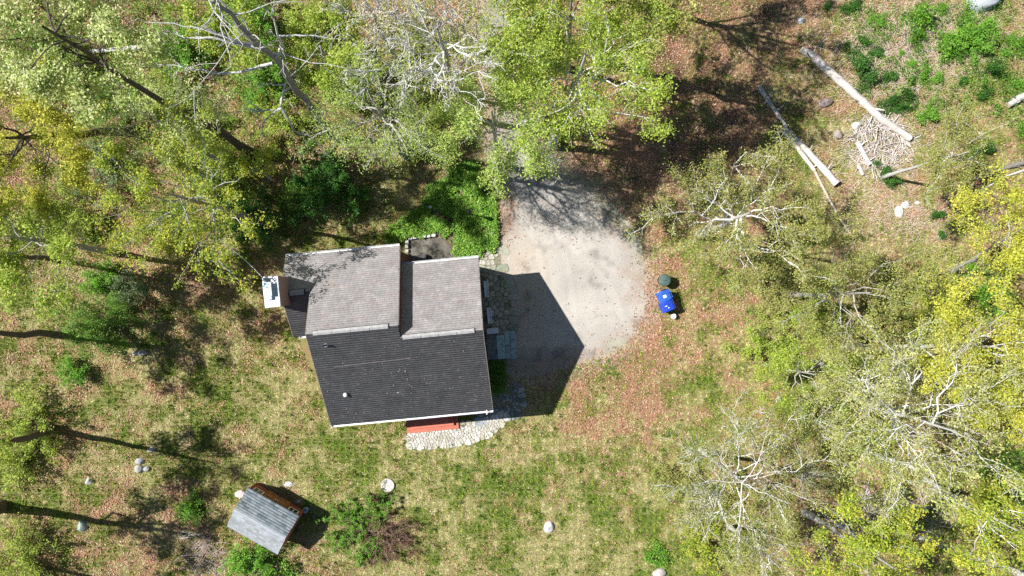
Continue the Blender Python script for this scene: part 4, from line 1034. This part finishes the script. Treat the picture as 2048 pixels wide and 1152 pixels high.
log('white fallen birch in the lower right woods', [(1690,885),(1760,912),(1835,938)], .10, .14, (.60, .58, .53), seed=16, stubs=5)
log('long fallen trunk running into the bottom-right corner', [(1745,1040),(1810,1065),(1900,1095),(2050,1150)], .12, .22, (.50, .47, .44), seed=17, stubs=10)
log('grey fallen trunk left of the yellow-green bottom tree', [(1640,1022),(1680,1050),(1715,1075)], .15, .12, (.42, .39, .37), seed=18, stubs=6)

def rock(label, px, py, rx, ry, hz, col, seed, name='boulder', cat='boulder', group=None):
    r = np.random.default_rng(seed + 500); k_ = H / F; nu, nv = 14, 8
    th = np.arange(nu) * 2 * np.pi / nu; ph = np.linspace(.05, 1.62, nv)
    T_, Ph = np.meshgrid(th, ph, indexing='xy')
    x = np.cos(T_) * np.sin(Ph); y = np.sin(T_) * np.sin(Ph); z = np.cos(Ph)
    f_ = 1 + .35 * (vnoise(x * 1.6 + seed, y * 1.6 + z * 2, 1, 600 + seed) - .5) + .22 * (vnoise(x * 4 + seed, y * 4 + z * 4, 1, 700 + seed) - .5)
    pl = unit(r.normal(size=(5, 3)) + np.array([0, 0, .6]))
    D = np.stack([x, y, z], -1) * f_[..., None]
    for p_ in pl:               # a few flat broken faces
        e = D @ p_ - .82; D = D - np.clip(e, 0, 1)[..., None] * p_
    V = D.reshape(-1, 3) * np.array([rx * k_, ry * k_, hz]); V[:, 2] = np.maximum(V[:, 2], -.02)
    Q = np.array([[a * nu + b, (a + 1) * nu + b, (a + 1) * nu + (b + 1) % nu, a * nu + (b + 1) % nu] for a in range(nv - 1) for b in range(nu)])
    V = np.concatenate([V, [[0, 0, V[:, 2].max()]]]); T3 = np.array([[b, (b + 1) % nu, len(V) - 1] for b in range(nu)])
    c_ = np.array(col) * r.uniform(.85, 1.1, (len(V), 1))
    o = link(name, mesh_np(name, V, [Q, T3], M['stone'], c_), None, P(px, py), (0, 0, r.uniform(0, .6)))
    return tag(o, label, cat, group)
GR = (.36, .36, .36)
rock('large smooth grey boulder cut by the top edge', 1965, 0, 38, 24, .9, (.42, .45, .47), 1)
rock('grey stone on the leaf litter at the top', 1602, 42, 8, 8, .22, (.36, .37, .38), 2)
rock('brown flat boulder between the two groups of logs', 1650, 206, 18, 9, .3, (.28, .22, .20), 3)
rock('round brown boulder left of the brush pile', 1675, 270, 11, 10, .3, (.33, .27, .24), 4)
rock('white stone at the upper corner of the brush pile', 1712, 252, 10, 8, .25, (.62, .60, .58), 5)
rock('oval white stone below the thicket tree', 1798, 424, 9, 12, .22, (.60, .59, .57), 6)
rock('white stone touching the oval white stone', 1811, 410, 9, 8, .2, (.66, .65, .63), 7)
rock('pale half-buried stone right of the white pair', 1835, 406, 7, 5, .15, (.56, .56, .54), 8)
rock('larger of the grey stones below the round green bush', 286, 705, 9, 7, .3, (.42, .41, .43), 9)
rock('smaller of the grey stones below the round green bush', 271, 706, 6, 5, .2, (.36, .35, .36), 10)
rock('top stone of the cluster of three on the left grass', 281, 922, 9, 8, .25, GR, 11)
rock('largest stone of the cluster of three on the left grass', 279, 938, 10, 9, .25, (.40, .40, .38), 12)
rock('small right stone of the cluster of three on the left grass', 294, 937, 7, 6, .2, (.33, .33, .33), 13)
rock('flat pale stone above the cluster of three', 302, 899, 8, 5, .15, (.46, .45, .44), 14)
rock('pale stone left of the cluster of three', 178, 962, 7, 8, .2, (.44, .44, .42), 15)
rock('greenish-grey boulder on the lower left grass', 167, 1052, 10, 12, .32, (.30, .36, .33), 16)
rock('white stone at the rear corner of the shed', 481, 988, 11, 9, .2, (.55, .52, .49), 17)
rock('white flat stone in front of the shed doors', 577, 968, 10, 6, .12, (.56, .55, .54), 18)
rock('small white stone beside the shed wall', 597, 1003, 5, 3, .08, (.55, .53, .53), 19)
rock('bright white rock alone on the lower lawn', 1097, 1054, 11, 12, .25, (.60, .59, .56), 20)
rock('pale boulder cut by the bottom edge of the lawn', 1318, 1146, 14, 10, .35, (.50, .45, .42), 21)
rock('white stone at the reddish clearing edge', 1560, 800, 9, 8, .2, (.66, .64, .60), 22)
rock('small pale stone half hidden in the ground cover', 868, 418, 4, 3, .3, (.50, .48, .46), 23)
rock('pale stone at the corner of the ground-cover bed', 985, 466, 6, 5, .2, (.55, .52, .46), 24)

def brush(label, px, py, rx, ry, n, seed, cols, lmin=.5, lmax=1.6, name='brush_pile', thick=.022, hz=.35, ang=None):
    r = np.random.default_rng(seed); root = empty(name, tuple(P(px, py))); tag(root, label, 'brush')
    protos = []
    for j in range(6):
        b = grow(r, np.zeros((1, 3)), np.array([[1., 0, 0]]), np.array([1.]), 6, np.zeros(1), .07); b[..., 0] -= .5
        parts = []; v, q = tubes(b, np.linspace(1, .45, 6)[None] * thick, 5); cc2 = np.array(cols[j % len(cols)]); parts.append((v, q, cc2))
        s, d, l, _ = kids(r, b, np.array([1.]), 2, .3, .5, .4); b3 = grow(r, s, d, l, 3, np.zeros(2), .08); v, q = tubes(b3, np.full((2, 3), thick * .4), 3); parts.append((v, q, cc2))
        V, Q, C = merge(parts); protos.append(mesh_np('stick', V, [Q], M['bark'], C, True))
    k_ = H / F
    for j in range(n):
        a = r.uniform(0, 6.28); q_ = np.sqrt(r.uniform(0, 1)); x, y = np.cos(a) * q_ * rx * k_, np.sin(a) * q_ * ry * k_
        L = r.uniform(lmin, lmax); rz_ = r.uniform(0, 6.28) if ang is None else ang + r.normal() * .5
        o = link('stick', protos[r.integers(6)], root, (x, y, .04 + hz * (1 - q_) * r.uniform(.1, 1)), (0, r.normal() * .12, rz_)); o.scale = (L, L ** .5, L ** .5)
    return root
TW = [(.66, .60, .57), (.58, .51, .48), (.72, .68, .66), (.46, .39, .36)]
brush('heap of pale dead branches around the end of the long log', 1757, 285, 62, 58, 230, 1, TW, .5, 1.7)
brush('scattered pinkish twigs left of the green bush below the shed', 410, 1115, 45, 40, 110, 2, [(.46, .36, .33), (.52, .43, .40), (.38, .29, .27)], .5, 1.5, 'twig_heap', .016, .2)
brush('few white sticks on the grass left of the shed', 372, 1070, 26, 8, 16, 3, [(.62, .58, .54)], .6, 1.3, 'stick_heap', .018, .1, -.2)
brush('tangle of grey branches around the fallen trunk at bottom right', 1790, 1030, 120, 50, 190, 4, [(.50, .46, .43), (.40, .35, .32), (.58, .55, .52)], .6, 2.2, 'branch_tangle', .02, .5)
brush('dead branches lying among the straw at the top right', 1800, 100, 95, 75, 130, 5, [(.52, .45, .38), (.58, .52, .46), (.44, .37, .31)], .5, 1.6, 'dead_branches', .014, .12)
brush('loose pale twigs under the half-bare tree', 1480, 930, 120, 70, 110, 6, TW, .5, 1.5, 'fallen_twigs', .013, .1)
brush('dry twigs on the litter behind the shed', 545, 972, 55, 14, 40, 7, [(.55, .45, .42), (.45, .36, .33)], .3, .8, 'twig_scatter', .012, .08)

# ------------------------------------------------------------------ bins, bucket, lamp, small things
def cart(label, px, py, m_, rz, paper):
    root = empty('wheeled_bin', tuple(P(px, py)), rz); tag(root, label, 'bin', 'blue wheeled bins beside the driveway')
    w, d, h_ = .30, .36, 1.02         # half width, half depth; local +x is the hinge side
    MB().hexa([(-d*.74,-w*.8,.06),(d*.72,-w*.8,.06),(d*.72,w*.8,.06),(-d*.74,w*.8,.06),(-d*.95,-w*.96,h_),(d*.95,-w*.96,h_),(d*.95,w*.96,h_),(-d*.95,w*.96,h_)]).build('body', m_, root)
    rim = MB(); 
    for a in ((-d, d, -w, -w + .03), (-d, d, w - .03, w), (-d, -d + .03, -w + .031, w - .031), (d - .03, d, -w + .031, w - .031)): rim.box(*a, h_ - .05, h_ + .002)
    rim.build('rim', m_, root)
    lid = MB(); n_ = 7                # domed lid with raised lip
    xs = np.linspace(-d - .03, d + .01, n_); zs = h_ + .012 + .05 * np.sin(np.linspace(.12, np.pi - .1, n_))
    vs = [(x, s * (w + .015), z - .018 * abs(s)) for x, z in zip(xs, zs) for s in (-1, -.75, .75, 1)]
    fs = [(i*4+j, (i+1)*4+j, (i+1)*4+j+1, i*4+j+1) for i in range(n_-1) for j in range(3)]
    b0 = len(vs); vs += [(x, y, z - .03) for x, y, z in vs[:]]
    fs += [tuple(b0 + k for k in f[::-1]) for f in fs[:]]
    fs += [(i*4, b0+i*4, b0+(i+1)*4, (i+1)*4) for i in range(n_-1)] + [((i+1)*4+3, b0+(i+1)*4+3, b0+i*4+3, i*4+3) for i in range(n_-1)]
    fs += [(0, 1, 2, 3, b0+3, b0+2, b0+1, b0)] + [((n_-1)*4+3, (n_-1)*4+2, (n_-1)*4+1, (n_-1)*4, b0+(n_-1)*4, b0+(n_-1)*4+1, b0+(n_-1)*4+2, b0+(n_-1)*4+3)]
    lo_ = lid.add(vs, fs).build('lid', m_, root)
    MB().tube([(d + .09, -w + .03, h_ - .02), (d + .09, w - .03, h_ - .02)], .018, 8).build('handle', m_, root)
    for s in (-1, 1):
        MB().box(d + .0, d + .10, s * (w - .06) - .02, s * (w - .06) + .02, h_ - .06, h_ - .02).build('handle_bracket', m_, root)
        wl = MB().tube([(d * .78, s * (w - .02) - .03, .125), (d * .78, s * (w - .02) + .03, .125)], .122, 18).build('wheel', M['rubber'], root)
        MB().tube([(d * .78, s * (w - .02) - .034, .125), (d * .78, s * (w - .02) + .034, .125)], .05, 12).build('hub', M['greymetal'], wl)
    if paper == 1: MB().box(-.09, .11, -.12, .05, h_ + .064, h_ + .067).build('paper_label', M['paper'], lo_)
    if paper == 2:
        MB().add([(-.16, .02, h_ + .062), (-.02, -.01, h_ + .066), (.02, .05, h_ + .066), (-.06, .05, h_ + .066)], [(0, 1, 2, 3)]).build('paper_label', M['paper'], lo_)
        MB().box(.02, .09, -.15, -.09, h_ + .064, h_ + .067).build('paper_label', M['paper'], lo_)
    return root
cart('blue wheeled bin with a white rectangle on its lid', 1321, 591.5, M['bluebin'], .42, 1)
cart('deeper blue wheeled bin nearest the white bucket', 1326.5, 611.5, M['bluebin2'], .36, 2)
gb = empty('round_bin', tuple(P(1323, 561))); tag(gb, 'round dark green bin half under branches above the blue bins', 'bin')
MB().lathe([(.27, .01), (.33, .78), (.345, .79), (.345, .82)], 24).build('body', M['greenbin'], gb, smooth=True)
gl = MB().lathe([(.37, .80), (.375, .84), (.34, .89), (.15, .94), (.03, .95)], 24).build('lid', M['greenbin'], gb)
MB().tube([(-.1, 0, .94), (-.08, 0, .985), (.08, 0, .985), (.1, 0, .94)], .015, 6).build('lid_handle', M['greenbin'], gl)
bk_ = empty('bucket', tuple(P(1344, 632))); tag(bk_, 'white lidded bucket beside the blue bins', 'bucket')
MB().lathe([(.13, .005), (.15, .36), (.155, .365)], 20).build('body', M['white'], bk_, smooth=True)
MB().lathe([(.16, .36), (.165, .372), (.165, .39), (.145, .392), (.14, .383)], 20).build('lid', M['white'], bk_)
MB().tube([(.16, 0, .33), (.2, .0, .22), (.17, .0, .14)], .006, 6).build('handle', M['greymetal'], bk_)

lp = empty('lamp_post', tuple(P(941, 429))); tag(lp, 'black lamp post standing in the ground-cover bed', 'lamp')
MB().lathe([(.09, 0), (.08, .06), (.038, .1), (.038, 1.35), (.06, 1.36), (.06, 1.4)], 12).build('post', M['black'], lp, smooth=True)
ln = MB().lathe([(.07, 1.4), (.12, 1.72), (.125, 1.73)], 6).build('lantern', M['glass'], lp)
MB().lathe([(.15, 1.732), (.10, 1.80), (.03, 1.86), (.015, 1.92)], 6).build('lantern_cap', M['black'], ln)
for k in range(6):
    a = k * math.pi / 3; MB().tube([(.075 * math.cos(a), .075 * math.sin(a), 1.4), (.126 * math.cos(a), .126 * math.sin(a), 1.73)], .008, 4).build('lantern_bar', M['black'], ln)
sg = empty('path_light', tuple(P(862, 416))); tag(sg, 'small pale path light at the back of the ground-cover bed', 'lamp')
MB().lathe([(.02, 0), (.02, .45)], 8).build('stake', M['black'], sg); MB().lathe([(.05, .45), (.11, .47), (.10, .52), (.03, .57)], 10).build('shade', M['greymetal'], sg)

cv = empty('well_cover', tuple(P(776, 970))); tag(cv, 'round pale concrete cover set in the lawn', 'cover')
MB().lathe([(.41, 0), (.41, .10), (.39, .125), (.05, .13)], 36).build('disc', M['cover'], cv)
MB().tube([(-.06, 0, .125), (-.05, 0, .16), (.05, 0, .16), (.06, 0, .125)], .01, 6).build('lifting_ring', M['greymetal'], cv)

def trough(label, px, py, L, w, h_, rz, name, cat):
    root = empty(name, tuple(P(px, py)), rz); tag(root, label, cat)
    n_ = 5; pl = []
    for sx, sy, a0 in ((1, 1, 0), (-1, 1, 90), (-1, -1, 180), (1, -1, 270)):
        for k in range(n_): a = math.radians(a0 + k * 90 / (n_ - 1)); pl.append((sx * (w / 2 - .06) + .06 * math.cos(a), sy * (L / 2 - .06) + .06 * math.sin(a)))
    inn = [(x * (1 - .09 / w), y * (1 - .07 / L)) for x, y in pl]; n2_ = len(pl)
    mb = MB(); vs = [(x * .9, y * .95, .0) for x, y in pl] + [(x, y, h_) for x, y in pl] + [(x, y, h_) for x, y in inn] + [(x * .96, y * .96, h_ - .05) for x, y in inn]
    fs = [tuple(range(n2_ - 1, -1, -1))] + [(l * n2_ + i, l * n2_ + (i + 1) % n2_, (l + 1) * n2_ + (i + 1) % n2_, (l + 1) * n2_ + i) for l in range(3) for i in range(n2_)]
    mb.add(vs, fs).build('body', M['white'], root)
    MB().prism([(x * .95, y * .95) for x, y in inn], h_ - .09, h_ - .045).build('inset', M['pot'], root)  # blue of the reflected sky put into the inset's colour
    return root
trough('long white trough beside the gable wall, farther from the steps', 973.5, 578, .98, .27, .55, TH, 'planter', 'planter')
trough('long white trough beside the gable wall, nearer the steps', 979.5, 630.5, .98, .27, .55, TH, 'planter', 'planter')
ac = empty('outdoor_unit', tuple(P(985.5, 661)), TH + 1.57); tag(ac, 'white rectangular box unit next to the slate steps', 'unit')
MB().box(-.16, .16, -.34, .34, .08, .62).build('body', M['white'], ac); MB().box(-.13, .13, -.30, .30, .621, .63).build('lid', M['pot'], ac)
for k in (-1, 1): MB().box(-.14, .14, k * .26 - .03, k * .26 + .03, .0, .08).build('foot', M['rubber'], ac)
pt = empty('pail', tuple(P(614, 1017))); tag(pt, 'pale blue-grey pail at the right corner of the shed', 'pail')
MB().lathe([(.11, .005), (.15, .3), (.16, .31), (.16, .33), (.14, .33), (.12, .1)], 18).build('body', M['pot'], pt)
MB().tube([(-.15, 0, .31), (-.08, .1, .36), (.08, .1, .36), (.15, 0, .31)], .008, 6).build('handle', M['greymetal'], pt)

# white cable from the chimney to the tree behind it
a, b2 = h2w(CU0 + .16, CY1 - .13, CZ + .3), P(438, 478, 9.2)
t = np.linspace(0, 1, 16)[:, None]; cb = a * (1 - t) + b2 * t; cb[:, 2] -= (.35 * np.sin(t * np.pi))[:, 0]
tag(MB().tube(cb, .017, 6).build('cable', M['white']), 'thin white cable from the chimney up into the tree', 'cable')

# ------------------------------------------------------------------ grass blades and leaf litter
def free(x, y, soft=True):
    k = np.ones(len(x), bool)
    for nm in ('house', 'pf', 'slab'): k &= ~inpoly(x, y, G[nm])
    k &= ~inpoly(x, y, SHED_FOOT) & ~inpoly(x, y, DECK_FOOT)
    k &= ~(inpoly(x, y, G['bed']) & (rng.random(len(x)) > .06))
    for nm in ('ws', 'wl'): k &= ~(inpoly(x, y, G[nm]) & (rng.random(len(x)) > .08))
    return k
BX, BY = 34.5, 20.5
def grass(n):
    x = rng.uniform(-BX, BX, n); y = rng.uniform(-BY, BY, n)
    dr = polydist(x, y, G['drive'])
    W = zones(x, y)
    k = free(x, y) & ((dr > 0) | (rng.random(n) < np.clip(.30 + dr * .45, 0, 1) * .5)) & (rng.random(n) < (W[:, 0] + W[:, 1]) * 1.25)
    x, y, W = x[k], y[k], W[k]; n = len(x)
    # tufts: pull blades towards clump centres
    g = .42; jx, jy = np.floor(x / g), np.floor(y / g)
    hx = np.modf(np.abs(np.sin(jx * 127.1 + jy * 311.7) * 43758.5))[0]; hy = np.modf(np.abs(np.sin(jx * 269.5 + jy * 183.3) * 43758.5))[0]
    cx_, cy_ = (jx + .2 + .6 * hx) * g, (jy + .2 + .6 * hy) * g
    x += (cx_ - x) * .28; y += (cy_ - y) * .28
    th = np.arctan2(y - cy_, x - cx_) + rng.normal(0, .8, n)
    gsel = W[:, 0] / (W[:, 0] + W[:, 1] + 1e-6); clump = hx * .55 + hy * .45
    isg = (gsel * 1.0 + (clump - .5) * .9 + rng.normal(0, .15, n)) > .27
    hgt = np.where(isg, rng.uniform(.07, .2, n), rng.uniform(.02, .07, n)); ln = np.where(isg, rng.uniform(.06, .13, n), rng.uniform(.08, .19, n))
    wd = rng.uniform(.014, .028, n)
    dx_, dy_ = np.cos(th), np.sin(th)
    b0 = np.stack([x - dy_ * wd, y + dx_ * wd, np.full(n, .004)], -1); b1 = np.stack([x + dy_ * wd, y - dx_ * wd, np.full(n, .004)], -1)
    tp = np.stack([x + dx_ * ln, y + dy_ * ln, hgt], -1)
    V = np.stack([b0, b1, tp], 1).reshape(-1, 3)
    cg = np.array([(.22, .32, .035), (.29, .37, .05), (.14, .23, .03), (.40, .42, .08)])[rng.integers(4, size=n)]
    cs = np.array([(.55, .48, .23), (.47, .42, .17), (.64, .57, .33), (.36, .33, .13), (.42, .42, .135)])[rng.integers(5, size=n)]
    C = np.where(isg[:, None], cg, cs) * rng.uniform(.75, 1.25, (n, 1))
    return link('grass', mesh_np('grass', V, [np.arange(3 * n).reshape(-1, 3)], M['blade'], np.repeat(C, 3, 0)))
tag(grass(620000), 'patchy spring grass mixed with dry straw blades', 'grass', kind='stuff')
def litter(n):
    x = rng.uniform(-BX, BX, n); y = rng.uniform(-BY, BY, n); W = zones(x, y); dr = polydist(x, y, G['drive'])
    k = free(x, y) & ((dr > 0) | (rng.random(n) < .012 + .5 * np.clip(1 + dr / 1.3, 0, 1) * vnoise(x, y, .8, 71))) & (rng.random(n) < (W[:, 2] + .6 * W[:, 3]) * 1.25 + .006)
    x, y, W = x[k], y[k], W[k]; n = len(x)
    nr = unit(np.stack([rng.normal(0, .35, n), rng.normal(0, .35, n), np.ones(n)], -1)); a = unit(np.cross(nr, rng.normal(size=(n, 3)))); b = np.cross(nr, a)
    s = rng.uniform(.035, .075, n)[:, None]; c_ = np.stack([x, y, rng.uniform(.03, .055, n)], -1)
    V = np.stack([c_ - a * s, c_ + b * s * .55, c_ + a * s, c_ - b * s * .55], 1).reshape(-1, 3)
    cl = np.array([(.62, .33, .22), (.55, .27, .17), (.66, .42, .30), (.42, .20, .115), (.62, .47, .33), (.30, .15, .095)])[rng.integers(6, size=n)]
    C = cl * rng.uniform(.6, 1.08, (n, 1))
    return link('leaf_litter', mesh_np('leaf_litter', V, [np.arange(4 * n).reshape(-1, 4)], M['litter'], np.repeat(C, 4, 0)))
tag(litter(330000), 'dry pinkish-brown fallen leaves over the woodland floor', 'leaf litter', kind='stuff')

# dry stalks lying over the cleared ground
n = 5200
spots_ = [(1800, 110, 150, 110, .5), (1760, 300, 110, 70, .2), (1900, 60, 120, 60, .15), (1800, 430, 120, 60, .15)]
px_ = []; 
for a, b2, rx, ry, w in spots_:
    m_ = int(n * w); px_.append(np.column_stack([rng.normal(a, rx * .6, m_), rng.normal(b2, ry * .6, m_)]))
px_ = np.concatenate(px_); n = len(px_); x, y = (px_[:, 0] - 1024) * H / F, (576 - px_[:, 1]) * H / F
th = rng.normal(.6, .9, n); ln = rng.uniform(.2, .8, n); wd = rng.uniform(.004, .010, n); z0 = rng.uniform(.02, .10, n)
dx_, dy_ = np.cos(th) * ln / 2, np.sin(th) * ln / 2; ex, ey = -np.sin(th) * wd, np.cos(th) * wd
V = np.stack([np.stack([x - dx_ + ex, y - dy_ + ey, z0], -1), np.stack([x - dx_ - ex, y - dy_ - ey, z0], -1), np.stack([x + dx_ - ex, y + dy_ - ey, z0 + .04], -1), np.stack([x + dx_ + ex, y + dy_ + ey, z0 + .04], -1)], 1).reshape(-1, 3)
C = np.array([(.66, .53, .41), (.72, .61, .51), (.56, .42, .32)])[rng.integers(3, size=n)] * rng.uniform(.8, 1.15, (n, 1))
tag(link('dry_stalks', mesh_np('dry_stalks', V, [np.arange(4 * n).reshape(-1, 4)], M['litter'], np.repeat(C, 4, 0))), 'pale dry stalks flattened over the cleared ground at top right', 'stalks', kind='stuff')

# taller dark green tufts through the lawn
nt_, nb = 2600, 16
x = rng.uniform(-24, 24, nt_); y = rng.uniform(-BY, 6, nt_); W = zones(x, y); k = free(x, y) & (polydist(x, y, G['drive']) > .3) & (rng.random(nt_) < W[:, 0] * 1.5); x, y = x[k], y[k]; nt_ = len(x)
rs = rng.uniform(.05, .16, nt_); X = np.repeat(x, nb) + rng.normal(0, 1, nt_ * nb) * np.repeat(rs, nb) * .5; Y = np.repeat(y, nb) + rng.normal(0, 1, nt_ * nb) * np.repeat(rs, nb) * .5
n = len(X); th = rng.uniform(0, 6.28, n); ln = np.repeat(rs, nb) * rng.uniform(.5, 1.1, n); wd = rng.uniform(.012, .024, n)
V = np.stack([np.stack([X - np.sin(th) * wd, Y + np.cos(th) * wd, np.full(n, .01)], -1), np.stack([X + np.sin(th) * wd, Y - np.cos(th) * wd, np.full(n, .01)], -1), np.stack([X + np.cos(th) * ln, Y + np.sin(th) * ln, rng.uniform(.12, .28, n)], -1)], 1).reshape(-1, 3)
C = np.repeat(np.array([(.09, .19, .03), (.13, .25, .035), (.17, .29, .04)])[rng.integers(3, size=nt_)], nb, 0) * rng.uniform(.8, 1.2, (n, 1))
tag(link('grass_tufts', mesh_np('grass_tufts', V, [np.arange(3 * n).reshape(-1, 3)], M['blade'], np.repeat(C, 3, 0))), 'darker green tufts standing up through the lawn', 'grass', kind='stuff')

# leafy undergrowth that runs together under the trees
UG = [gpoly([(0,0),(700,0),(760,120),(720,290),(560,330),(480,400),(300,500),(0,500)]), gpoly([(1560,560),(1850,480),(2060,520),(2060,1160),(1450,1160),(1400,960),(1540,820)]), gpoly([(760,60),(960,60),(960,300),(830,320),(740,250)]), gpoly([(1690,0),(2048,0),(2048,320),(1900,260),(1800,240),(1700,150)])]
V3, Q3, C3 = [], [], []; o_ = 0
for k_, (pl, n, kd) in enumerate(zip(UG, (3900, 4600, 1100, 900), (('lime', 'green', 'bright'), ('olive', 'lime', 'straw'), ('olive', 'lime', 'feather'), ('bright', 'green', 'dark')))):
    lo, hi = np.array(pl).min(0), np.array(pl).max(0); q = rng.uniform(lo, hi, (n * 6, 2))
    k = (polydist(q[:, 0], q[:, 1], pl) < -.3) & (vnoise(q[:, 0], q[:, 1], 1.7, 80 + k_) * .6 + vnoise(q[:, 0], q[:, 1], .6, 84 + k_) * .4 > .5) & (polydist(q[:, 0], q[:, 1], G['drive']) > .4)
    q = q[k][:n]; hg = .1 + .9 * vnoise(q[:, 0], q[:, 1], 1.1, 90 + k_) ** 2 + rng.uniform(0, .15, len(q))
    V, Q, C = leaves(rng, np.column_stack([q, hg]), n * 3, .12, .075, sum((LEAF[a] for a in kd), []), .6, .5, 5); V[:, 2] = np.maximum(V[:, 2], .03)
    V3.append(V); Q3.append(Q + o_); C3.append(C * .92); o_ += len(V)
tag(link('undergrowth', mesh_np('undergrowth', np.concatenate(V3), [np.concatenate(Q3)], M['leaf'], np.concatenate(C3))), 'low leafy undergrowth running together beneath the trees', 'undergrowth', kind='stuff')
